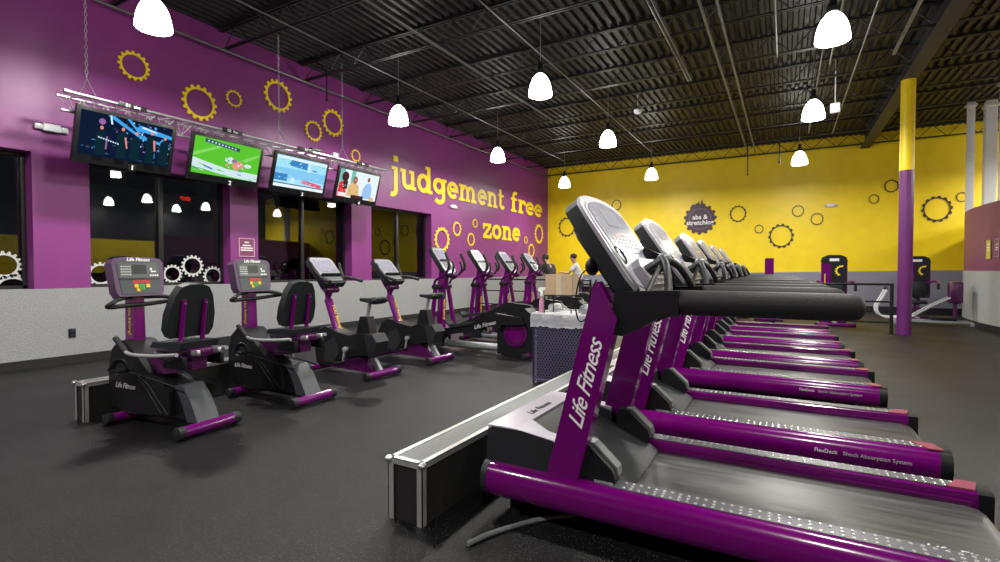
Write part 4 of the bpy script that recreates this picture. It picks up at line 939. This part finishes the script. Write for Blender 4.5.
# ------------------------------------------------------------------ cross trainer
def make_cross():
    t_ = thing('cross_trainer', '', 'cross trainer', group='cross trainers')
    end_tube('front_stabilizer', .0, .24, .05, .038, t_)
    MB().prism([(-.06, .05), (-.08, .30), (.02, .34), (.22, .33), (.30, .20), (.26, .05)], -.11, .11, 'y', bevel=.03, seg=3).build('front_cover', CHAR, t_)
    MB().prism([(.10, .31), (.50, .26), (.52, .30), (.14, .36)], -.20, .20, 'y', bevel=.01).build('step_plate', PURP, t_)
    ms = MB().prism([(.13, .28), (.23, .28), (.24, .98), (.16, .98)], -.05, .05, 'y', bevel=.015).build('mast', PURP, t_)
    text('lettering', 'YOU Belong!', .06, tb((.2405, 0, .62), (0, 0, -1), (1, 0, 0)), YEL, ms, bold=.002)
    MB().cyl((.20, -.22, .98), (.20, .22, .98), .042, n=16, bevel=.01).build('pivot_bar', BLK, t_)
    MB().prism([(.14, .96), (.27, .96), (.30, 1.22), (.20, 1.26)], -.06, .06, 'y', bevel=.02).build('console_neck', PURP, t_)
    P0 = Vector((.40, 0, 1.18)); P1 = Vector((.07, 0, 1.62)); u_ = (P1-P0).normalized(); nn = Vector((u_.z, 0, -u_.x)); M = Matrix((Vector((0, 1, 0)), u_, nn)).transposed().to_4x4(); M.translation = P0
    hd = MB().prism([(-.12, 0), (.12, 0), (.165, .06), (.165, .46), (.13, .53), (-.13, .53), (-.165, .46), (-.165, .06)], -.07, 0, 'z', bevel=.016, seg=3).xf(M).build('console', CHAR, t_)
    MB().prism([(-.10, .02), (.10, .02), (.145, .08), (.145, .45), (.115, .51), (-.115, .51), (-.145, .45), (-.145, .08)], -.001, .006, 'z').xf(M).build('console_face', SILV, hd)
    MB().prism(rect(-.11, .28, .11, .46), .005, .010, 'z').xf(M).build('display', SCREEN, hd)
    MB().prism(rect(-.13, .245, .13, .265), .004, .035, 'z', bevel=.003).xf(M).build('reading_ledge', BLKG, hd)
    MB().prism(rect(-.09, .10, .09, .22), .005, .012, 'z', bevel=.002).xf(M).build('keypad', GREYP, hd)
    MB().ball((.42, .0, 1.16), .06, (1.1, 1.6, 1)).build('neck_cover', PURPD, t_)
    mb = MB(); mb.tube([(.38, -.02, 1.17), (.46, -.10, 1.18), (.50, -.11, 1.28), (.47, -.10, 1.37)], .016, n=8, smooth=4); mb.tube([(.38, .02, 1.17), (.46, .10, 1.18), (.50, .11, 1.28), (.47, .10, 1.37)], .016, n=8, smooth=4); mb.build('fixed_handle', FOAM, t_)
    for s_, ph in ((-1, -.05), (1, .07)):
        ar = MB(); ar.tube([(.20+ph*1.5, s_*.19, .30), (.20, s_*.165, .98)], .036, n=12); ar.tube([(.20, s_*.20, .98), (.23-ph*.3, s_*.23, 1.08), (.38-ph, s_*.28, 1.16), (.50-ph, s_*.30, 1.26)], .020, n=10, smooth=4)
        a1 = ar.build('swing_arm', PURP, t_)
        MB().tube([(.49-ph, s_*.30, 1.245), (.50-ph, s_*.30, 1.34), (.43-ph, s_*.29, 1.50)], .023, n=10, smooth=4).build('arm_grip', FOAM, a1)
        MB().cyl((.20+ph*1.5, s_*.15, .30), (.20+ph*1.5, s_*.24, .30), .04, n=12, bevel=.008).build('arm_joint', BLK, a1)
        # pedal link and foot pedal
        zr = .58+ph*1.2
        ln = MB().prism([(.20, .27), (.22, .33), (.80, .46+ph), (1.30, zr+.10), (1.68, zr+.06), (1.74, zr-.04), (1.45, zr-.06), (1.2, zr-.06), (.8, .36+ph)], s_*.22, s_*.14, 'y', bevel=.018, seg=2).build('pedal_link', BLK, t_)
        text('lettering', 'Life Fitness', .085, tb((1.12, s_*.2215, .50+ph*1.1), (-s_*.95, 0, -s_*.25), (0, s_, 0)), GREYPR, ln, shear=.3, bold=.001)
        MB().prism([(.52, .42+ph), (.90, .50+ph), (.90, .53+ph), (.50, .47+ph), (.47, .52+ph), (.45, .50+ph)], s_*.25, s_*.11, 'y', bevel=.008).build('foot_pedal', CHAR, ln)
    MB().tube([(.20, 0, .24), (.28, 0, .12), (.42, 0, .10), (1.35, 0, .10)], .055, n=14, smooth=3).build('base_tube', STEELP, t_)
    rear = MB().prism([(1.28, .03), (1.28, .34), (1.38, .50), (1.55, .66), (1.72, .70), (1.86, .60), (1.90, .40), (1.86, .10), (1.80, .03)], -.13, .13, 'y', bevel=.03, seg=3).build('rear_housing', BLK, t_)
    for s_ in (-1, 1):
        dk = MB().cyl((1.58, s_*.125, .33), (1.58, s_*.145, .33), .185, n=36, bevel=.006).build('crank_disc', PURP, rear)
        o_, i_ = ring_pts(.165, .115, 22, 6, .35)
        MB().frame([(1.58+a_, .33+b_) for a_, b_ in o_], [(1.58+a_, .33+b_) for a_, b_ in i_], s_*.144, s_*.152, 'y').build('disc_ring', PURPD, dk)
    end_tube('rear_stabilizer', 1.78, .22, .045, .036, t_)
    return t_
proto = make_cross(); index_kids()
for k, (x, y, lab) in enumerate([(-4.9, 6.40, 'cross trainer beside the upright bikes, its whole purple disc showing'), (-4.9, 7.50, 'second cross trainer counted from the upright bikes'),
                                 (-4.9, 8.50, 'third cross trainer counted from the upright bikes'), (-4.9, 9.55, 'cross trainer farthest from the upright bikes, beside the spray bottle')]):
    o_ = proto if k == 0 else copy_tree(proto)
    o_.location = (x, y, 0); o_['label'] = lab

# ------------------------------------------------------------------ towel hamper with things on it
HX, HY = -2.07, 5.25
ha = thing('towel_hamper', 'tall navy mesh hamper lined with clear plastic beside the carpeted box', 'hamper', (HX, HY, 0))
hw, hd_, hh = .325, .30, .765
mb = MB()
for a in (-1, 1):
    for b_ in (-1, 1): mb.cyl((a*hw, b_*hd_, .0), (a*hw, b_*hd_, hh-.01), .013, n=8)
for z in (.04, hh-.02):
    for a in (-1, 1): mb.cyl((-hw, a*hd_, z), (hw, a*hd_, z), .011, n=8); mb.cyl((a*hw, -hd_, z), (a*hw, hd_, z), .011, n=8)
mb.build('hamper_frame', HAMP, ha)
def mesh_sheet(a, b_, z0, z1, p=.034):
    """expanded metal: two families of slanted strands between a and b"""
    a = Vector(a); b_ = Vector(b_); L = (b_-a).length; d = (b_-a)/L; mb = MB(); H_ = z1-z0; k = 1.7
    nn = int((L+H_/k)/p)+1
    for i in range(-int(H_/k/p)-1, nn):
        for sg in (1, -1):
            u0 = i*p; u1 = u0+H_/k; v0, v1 = 0, H_
            if u0 < 0: v0 = -u0*k; u0 = 0
            if u1 > L: v1 = H_-(u1-L)*k; u1 = L
            if v1 <= v0 or u0 >= L: continue
            if sg < 0: u0, u1 = L-u0, L-u1
            mb.bar(a+d*u0+Vector((0, 0, z0+v0)), a+d*u1+Vector((0, 0, z0+v1)), .006, .006)
    return mb
for a, b_ in (((-hw, -hd_, 0), (hw, -hd_, 0)), ((hw, -hd_, 0), (hw, hd_, 0)), ((-hw, -hd_, 0), (-hw, hd_, 0)), ((-hw, hd_, 0), (hw, hd_, 0))):
    mesh_sheet(a, b_, .04, hh-.03).build('mesh_panel', mat('grey lilac mesh strands', (.15, .14, .24), .4, metal=.3), ha, sharp=20)
# dark bag body inside, folded over the rim
MB().bb((-hw+.02, -hd_+.02, .05), (hw-.02, hd_-.02, hh-.10), .02).build('inner_bag', mat('dark navy bag', (.012, .010, .030), .6, bump=.4, scale=12), ha)
t = bmesh.new(); nn = 96; rows = []
for lev, (z, e) in enumerate(((hh+.012, -.05), (hh+.016, .008), (hh+.002, .022), (hh-.06, .026), (hh-.115, .020), (hh-.135, .024))):
    ring = []
    for i in range(nn):
        u = i/nn*4; s_ = int(u); f = u-s_; cs = [(-1, -1), (1, -1), (1, 1), (-1, 1)]
        a = cs[s_]; b_ = cs[(s_+1) % 4]; x = (a[0]+(b_[0]-a[0])*f); y = (a[1]+(b_[1]-a[1])*f)
        w = (math.sin(i*1.7)+math.sin(i*.63+1))*.004*(lev > 1) + random.uniform(-.003, .003)*(lev > 1)
        ring.append(t.verts.new((x*(hw+e+w), y*(hd_+e+w), z+(random.uniform(-.012, .012) if lev == 5 else 0))))
    rows.append(ring)
for A, B in zip(rows, rows[1:]):
    for i in range(nn): t.faces.new((A[i], A[(i+1) % nn], B[(i+1) % nn], B[i]))
mb = MB(); mb._add(t); mb.build('plastic_liner', LINER, ha)
MB().bb((-hw, -hd_, hh-.02), (hw, hd_, hh)).build('hamper_lid', TOWELW, ha)
# rolled towels on the lid
def towel(x, y, rz, m, lab, L=.20, r=.042):
    t = bmesh.new(); pts = []
    for i in range(46): a = i/45*2*PI*2.6; q = r*(.25+.75*i/45); pts.append((q*math.cos(a), q*math.sin(a)))
    mb = MB(); n = len(pts); A = [t.verts.new((-L/2, u, v_)) for u, v_ in pts]; B = [t.verts.new((L/2, u, v_)) for u, v_ in pts]
    for i in range(n-1): t.faces.new((A[i], A[i+1], B[i+1], B[i]))
    mb._add(t); mb.cyl((-L/2+.01, 0, 0), (L/2-.01, 0, 0), r*.8, n=16)
    o_ = mb.build('rolled_towel', m); o_.location = (x, y, hh+r+.006); o_.rotation_euler.z = rz; tag(o_, lab, 'towel', 'rolled towels on the hamper')
    so = o_.modifiers.new('thick', 'SOLIDIFY'); so.thickness = .004; so.offset = 1
for a in ((-1.85, 5.36, PI/2, TOWEL, 'grey rolled towel on the hamper corner farthest from the spray bottle'), (-1.84, 5.10, PI/2-.1, TOWEL, 'grey rolled towel on the hamper beside the wire stand legs'), (-1.955, 5.42, PI/2, TOWELW, 'white rolled towel between a grey towel and the back of the wire stand'), (-2.33, 5.38, PI/2, TOWELW, 'white rolled towel behind the spray bottle')):
    towel(*a)
# wire stand
ws = thing('wire_stand', 'small black wire stand on the hamper holding a cardboard box', 'stand', (-2.14, 5.14, hh+.001))
SW2, SD2, SH2 = .155, .12, .20
mb = MB()
for a in (-1, 1):
    mb.cyl((-SW2, a*SD2, SH2), (SW2, a*SD2, SH2), .006, n=6); mb.cyl((a*SW2, -SD2, SH2), (a*SW2, SD2, SH2), .006, n=6)
for k in range(1, 8): mb.cyl((-SW2+k*SW2/4, -SD2, SH2), (-SW2+k*SW2/4, SD2, SH2), .003, n=5)
mb.build('wire_shelf', BLK, ws)
for a in (-1, 1):
    for b_ in (-1, 1): MB().cyl((a*SW2, b_*SD2, 0.0), (a*SW2, b_*SD2, SH2), .006, n=6).build('leg', BLK, ws)
cb = thing('cardboard_box', 'tan open cardboard box on the black wire stand', 'box', (-2.14, 5.14, hh+SH2+.008), R(4))
w, d, h = .155, .115, .225; mb = MB()
mb.bb((-w, -d, 0), (w, d, .005)); mb.bb((-w, -d, 0), (w, -d+.004, h)); mb.bb((-w, d-.004, 0), (w, d, h)); mb.bb((-w, -d, 0), (-w+.004, d, h)); mb.bb((w-.004, -d, 0), (w, d, h)); mb.bb((-w+.01, -d+.01, .12), (w-.01, d-.01, h-.02))
mb.build('box_body', CARD, cb)
MB().bb((-.03, -d-.0015, .0), (.03, -d, h)).build('packing_tape', mat('pale packing tape', (.55, .45, .32), .3), cb)
sb = thing('spray_bottle', 'white spray bottle with pink liquid beside the wire stand', 'bottle', (-2.345, 5.06, hh+.001))
MB().lathe([(.03, 0), (.034, .01), (.034, .10), (.030, .14), (.014, .175), (.013, .19)], n=18, cap=True).build('bottle_body', mat('pink liquid bottle', (.60, .25, .42), .25), sb)
MB().lathe([(.017, .185), (.019, .19), (.018, .225), (.014, .24)], n=14, cap=True).build('collar', WHITE, sb)
MB().prism([(-.04, .235), (-.045, .265), (-.03, .285), (.03, .285), (.05, .27), (.05, .255), (.02, .25), (.012, .235)], -.012, .012, 'y', bevel=.004).build('spray_head', WHITE, sb)
MB().tube([(.03, 0, .25), (.04, 0, .225), (.032, 0, .20)], .005, n=6).build('trigger', WHITE, sb)

# ------------------------------------------------------------------ stretching rail at the back
def railing(x0, x1, y, lab):
    t_ = thing('stretching_rail', lab, 'railing', (x0, y, 0)); L = x1-x0
    for z in (.96, .62, .22): MB().cyl((0, 0, z), (L, 0, z), .022 if z > .9 else .017, n=10).build('rail', BLKG, t_)
    n = max(1, round(L/2.4))
    for k in range(n+1):
        p_ = MB().cyl((k*L/n, 0, .012), (k*L/n, 0, .98), .03, n=12).build('rail_post', BLKG, t_); MB().cyl((k*L/n, 0, 0), (k*L/n, 0, .012), .07, n=16).build('floor_flange', BLKG, p_)
railing(-.2, 1.80, 12.15, 'black three-bar stretching rail ending at the purple and yellow pole')
railing(-8.1, -4.55, 12.9, 'black three-bar stretching rail before the purple wall behind the cross trainers')

# ------------------------------------------------------------------ weight machines by the yellow wall
def weight_machine(x, y, rz, lab):
    t_ = thing('weight_machine', lab, 'weight machine', (x, y, 0), R(rz), 'weight machines')
    # shroud facing -y
    sh = [(-.25, .55), (.25, .55), (.25, 1.42), (.22, 1.52), (.12, 1.57), (-.12, 1.57), (-.22, 1.52), (-.25, 1.42)]
    s_ = MB().prism(sh, -.12, .12, 'y', bevel=.03).build('stack_shroud', PURP, t_)
    MB().prism([(-.06, .60), (.235, .60), (.235, 1.40), (.19, 1.50), (-.19, 1.50), (-.235, 1.42), (-.06, 1.36)], -.128, -.118, 'y').build('front_panel', BLKG, s_)
    MB().prism([(-.26, 1.42), (.26, 1.42), (.225, 1.53), (.12, 1.58), (-.12, 1.58), (-.225, 1.53)], -.135, .13, 'y', bevel=.01).build('shroud_cap', BLK, s_)
    MB().bb((-.09, -.142, 1.44), (.09, -.134, 1.50)).build('name_plate', WHITE, s_)
    o_, i_ = ring_pts(.13, .085, 14); n = len(o_); h0, h1 = int(n*.22), int(n*.72)
    t = bmesh.new(); A = [t.verts.new((.14+x_, -.134, 1.22+z)) for x_, z in o_[h0:h1]]; B = [t.verts.new((.14+x_, -.134, 1.22+z)) for x_, z in i_[h0:h1]]
    for i in range(len(A)-1): t.faces.new((A[i], A[i+1], B[i+1], B[i]))
    mb = MB(); mb._add(t); mb.build('half_gear_print', YELW, s_)
    MB().bb((-.185, -.123, .85), (-.165, -.119, 1.15)).build('yellow_strip', YEL, s_)
    MB().bb((-.06, -.10, .06), (.06, .10, .60), .015).build('column', PURPD, t_)
    for a, b_ in (((-.34, -.50, .035), (.34, -.50, .035)), ((-.22, .15, .035), (.22, .15, .035))):
        f = MB().cyl(a, b_, .035, n=14).build('base_tube', PURP, t_); [MB().cyl((sx_*abs(a[0]), a[1], .04), (sx_*(abs(a[0])+.04), a[1], .04), .04, n=14).build('tube_end_cap', BLK, f) for sx_ in (-1, 1)]
    MB().bb((-.04, -.52, .05), (.04, .15, .10), .01).build('base_beam', STEELP, t_)
    MB().bb((-.17, -.62, .42), (.17, -.28, .50), .03).build('seat', VINYL, t_); MB().bb((-.03, -.48, .06), (.03, -.42, .42), .005).build('seat_column', PURP, t_)
    MB().bb((-.17, -.26, .56), (.17, -.17, .95), .03).build('backrest', VINYL, t_)
    for sx_ in (-1, 1):
        a_ = MB().tube([(sx_*.20, -.12, .92), (sx_*.34, -.28, .98), (sx_*.36, -.55, .90)], .025, n=10, smooth=4).build('press_arm', PURP, t_); MB().cyl((sx_*.36, -.53, .90), (sx_*.36, -.53, .78), .03, n=12, bevel=.006).build('arm_pad', FOAM, a_)
    return t_
weight_machine(.97, 13.75, 0, 'purple weight machine with black cap, beside the treadmill grips before the yellow wall')
weight_machine(2.86, 16.0, -6, 'weight machine partly hidden behind the purple pole, in front of the grey wainscot')
# white curved bars machine (stretch frame) by the pole
st = thing('stretch_trainer', 'low frame with white curved hand loops between the pole and the weight machine', 'stretch machine', (2.55, 14.6, 0))
for sx_ in (-1, 1):
    MB().tube([(-.50, sx_*.16, .78), (-.58, sx_*.16, .60), (-.68, sx_*.16, .38), (-.62, sx_*.16, .20), (-.40, sx_*.16, .14), (.0, sx_*.14, .20)], .026, n=10, smooth=5).build('hand_loop', WHT, st)
    MB().tube([(.0, sx_*.14, .20), (.35, sx_*.12, .45), (.70, sx_*.12, .66)], .024, n=8, smooth=3).build('side_bar', STEELP, st)
MB().bb((-.35, -.18, .06), (1.0, -.14, .11), .01).bb((-.35, .14, .06), (1.0, .18, .11), .01).bb((.95, -.20, .0), (1.03, .20, .09), .01).bb((-.38, -.20, .0), (-.30, .20, .09), .01).build('base_frame', STEELP, st)
MB().bb((.30, -.17, .13), (.75, .17, .20), .03).build('knee_pad', VINYL, st); MB().bb((.62, -.16, .50), (.84, .16, .98), .04).build('chest_pad', PURPD, st); MB().bb((.35, -.10, .09), (.45, .10, .15)).build('pad_support', STEELP, st); MB().bb((.70, -.03, .10), (.76, .03, .56)).build('pad_column', PURPD, st)
MB().tube([(-.50, -.16, .78), (-.50, -.06, .84), (-.50, .06, .84), (-.50, .16, .78)], .022, n=8, smooth=3).build('top_grip', FOAM, st)
# lower purple benches / posts behind the row
def bench_post(x, y, h, lab):
    t_ = thing('bench_machine', lab, 'bench', (x, y, 0))
    MB().prism([(-.10, .05), (.10, .05), (.10, h-.02), (.08, h), (-.08, h), (-.10, h-.02)], -.06, .06, 'y', bevel=.01).build('post', PURP, t_)
    for yy in (-.35, .2):
        f = MB().cyl((-.28, yy, .035), (.28, yy, .035), .034, n=12).build('base_tube', PURP, t_); [MB().cyl((s_*.27, yy, .035), (s_*.31, yy, .035), .036, n=12).build('tube_end_cap', BLK, f) for s_ in (-1, 1)]
    MB().bb((-.04, -.36, .045), (.04, .2, .085)).build('base_beam', STEELP, t_); MB().bb((-.15, -.62, .40), (.15, -.08, .47), .02).build('seat', VINYL, t_); MB().bb((-.03, -.34, .08), (.03, -.28, .41)).build('seat_column', PURPD, t_)
bench_post(-.34, 14.15, 1.53, 'low purple bench machine with one square post, beside the last treadmill grips')
bench_post(-1.10, 14.6, 1.25, 'low purple bench machine just showing past the last treadmill console')
# black floor table behind the bin
tb_ = thing('low_table', 'long dark low table before the grey wainscot behind the hamper', 'table', (-5.0, 15.6, 0))
MB().bb((-.9, -.3, .74), (.9, .3, .78), .008).build('table_top', BLK, tb_)
for a in (-1, 1):
    for b_ in (-1, 1): MB().bb((a*.85-.02, b_*.26-.02, 0), (a*.85+.02, b_*.26+.02, .74)).build('leg', BLK, tb_)
MB().bb((-.8, -.02, .30), (.8, .02, .70)).build('modesty_panel', PURPD, tb_)

# ------------------------------------------------------------------ two people far away
def skin_mesh(name, verts, edges, radii, m, parent, sub=1):
    me = bpy.data.meshes.new(name); me.from_pydata([Vector(v) for v in verts], edges, []); ob = bpy.data.objects.new(name, me); COL.objects.link(ob); ob.parent = parent
    md = ob.modifiers.new('skin', 'SKIN'); md.use_smooth_shade = True
    for i, r_ in enumerate(radii): me.skin_vertices[0].data[i].radius = (r_, r_) if not isinstance(r_, tuple) else r_
    me.skin_vertices[0].data[0].use_root = True
    s_ = ob.modifiers.new('sub', 'SUBSURF'); s_.levels = sub; s_.render_levels = sub
    me.materials.append(m); return ob
def person(x, y, rz, lab, shirt, lean, reach):
    t_ = thing('person', lab, 'person', (x, y, 0), R(rz))
    # facing +x locally; verts: pelvis, belly, chest, neck, head base, head top
    lx = lambda z: math.sin(lean)*(z-.92); lz = lambda z: .92+math.cos(lean)*(z-.92)
    V = [(0, 0, .92), (lx(1.08), 0, lz(1.08)), (lx(1.30), 0, lz(1.30)), (lx(1.46), 0, lz(1.46)), (lx(1.54)+.02, 0, lz(1.54)), (lx(1.63)+.03, 0, lz(1.63)), (lx(1.70)+.03, 0, lz(1.70))]
    Rr = [(.13, .16), (.11, .14), (.12, .17), .052, .07, .095, .07]; E = [(0, 1), (1, 2), (2, 3), (3, 4), (4, 5), (5, 6)]
    arms = []
    for s_ in (-1, 1):
        b0 = len(V); sh_ = Vector((lx(1.40), s_*.19, lz(1.40))); el = sh_+Vector((.10+reach*.12, s_*.05, -.26)); wr = el+Vector((.20, -s_*.04, -.05+reach*.08)); pl = wr+Vector((.07, 0, -.01))
        V += [sh_, el, wr, pl]; Rr += [.052, .038, .026, .030]; E += [(2, b0), (b0, b0+1), (b0+1, b0+2), (b0+2, b0+3)]
        for k in range(4):
            f0 = pl+Vector((.045, (k-1.5)*.018, 0)); f1 = f0+Vector((.032-.004*abs(k-1), (k-1.5)*.004, -.012)); V += [f0, f1]; i = len(V)-2; Rr += [.009, .007]; E += [(b0+3, i), (i, i+1)]
        th = pl+Vector((.01, -s_*.035, .01)); V += [th, th+Vector((.03, -s_*.01, -.005))]; i = len(V)-2; Rr += [.010, .008]; E += [(b0+3, i), (i, i+1)]
        arms.append((sh_, el, wr))
    for s_ in (-1, 1):
        b0 = len(V); V += [(0, s_*.09, .86), (.03, s_*.10, .48), (-.02, s_*.10, .09), (.12, s_*.11, .035)]; Rr += [.085, .056, .036, .03]; E += [(0, b0), (b0, b0+1), (b0+1, b0+2), (b0+2, b0+3)]
    skin_mesh('body', V, E, Rr, SKIN, t_)
    SV = [(lx(.92), 0, lz(.90)), V[1], V[2], (lx(1.43), 0, lz(1.43))]; SE = [(0, 1), (1, 2), (2, 3)]; SR = [(.15, .18), (.13, .165), (.15, .205), .085]
    for sh_, el, wr in arms: i = len(SV); SV += [sh_, sh_+(el-sh_)*.75]; SR += [.082, .066]; SE += [(2, i), (i, i+1)]
    skin_mesh('shirt', SV, SE, SR, shirt, t_)
    TV_ = [(0, 0, .93)]; TE = []; TR = [(.14, .17)]
    for s_ in (-1, 1): i = len(TV_); TV_ += [(0, s_*.09, .84), (.03, s_*.10, .48), (-.02, s_*.10, .12)]; TR += [.10, .072, .06]; TE += [(0, i), (i, i+1), (i+1, i+2)]
    skin_mesh('trousers', TV_, TE, TR, TROUS, t_)
    h = Vector((lx(1.64)+.03, 0, lz(1.64)))
    MB().ball((h.x-.025, 0, h.z+.045), .105, (1, .92, .95)).build('hair', HAIR, t_)
    mb = MB(); mb.ball((h.x+.098, 0, h.z-.01), .014, (1, .8, 1.4)); mb.build('nose', SKIN, t_)
    mb = MB(); [mb.ball((h.x+.082, s_*.033, h.z+.015), .010) for s_ in (-1, 1)]; mb.build('eye', HAIR, t_)
    MB().bb((h.x+.080, -.022, h.z-.058), (h.x+.092, .022, h.z-.050), .002).build('mouth', mat('lip', (.3, .08, .08), .5), t_)
    for s_ in (-1, 1):
        MB().prism([(-.11, 0), (.17, 0), (.18, .03), (.05, .075), (-.06, .09), (-.11, .08)], s_*.10-.045, s_*.10+.045, 'y', bevel=.015).build('shoe', SHIRTW, t_)
person(-5.62, 14.9, 200, 'distant person in a white shirt leaning forward behind the cardboard box', SHIRTW, R(14), 1)
person(-6.0, 13.7, 160, 'distant person in black beside the one in the white shirt', SHIRTB, R(24), .6)

# ------------------------------------------------------------------ world and view
w_ = bpy.data.worlds.new('night'); SC.world = w_; w_.use_nodes = True
w_.node_tree.nodes['Background'].inputs[0].default_value = (.55, .6, .75, 1); w_.node_tree.nodes['Background'].inputs[1].default_value = .02
SC.view_settings.view_transform = 'Standard'; SC.view_settings.look = 'None'; SC.view_settings.gamma = 1; SC.view_settings.exposure = 0
SC.view_settings.use_curve_mapping = False
try: SC.cycles.max_bounces = 6; SC.cycles.transparent_max_bounces = 12; SC.cycles.sample_clamp_indirect = 4
except Exception: pass
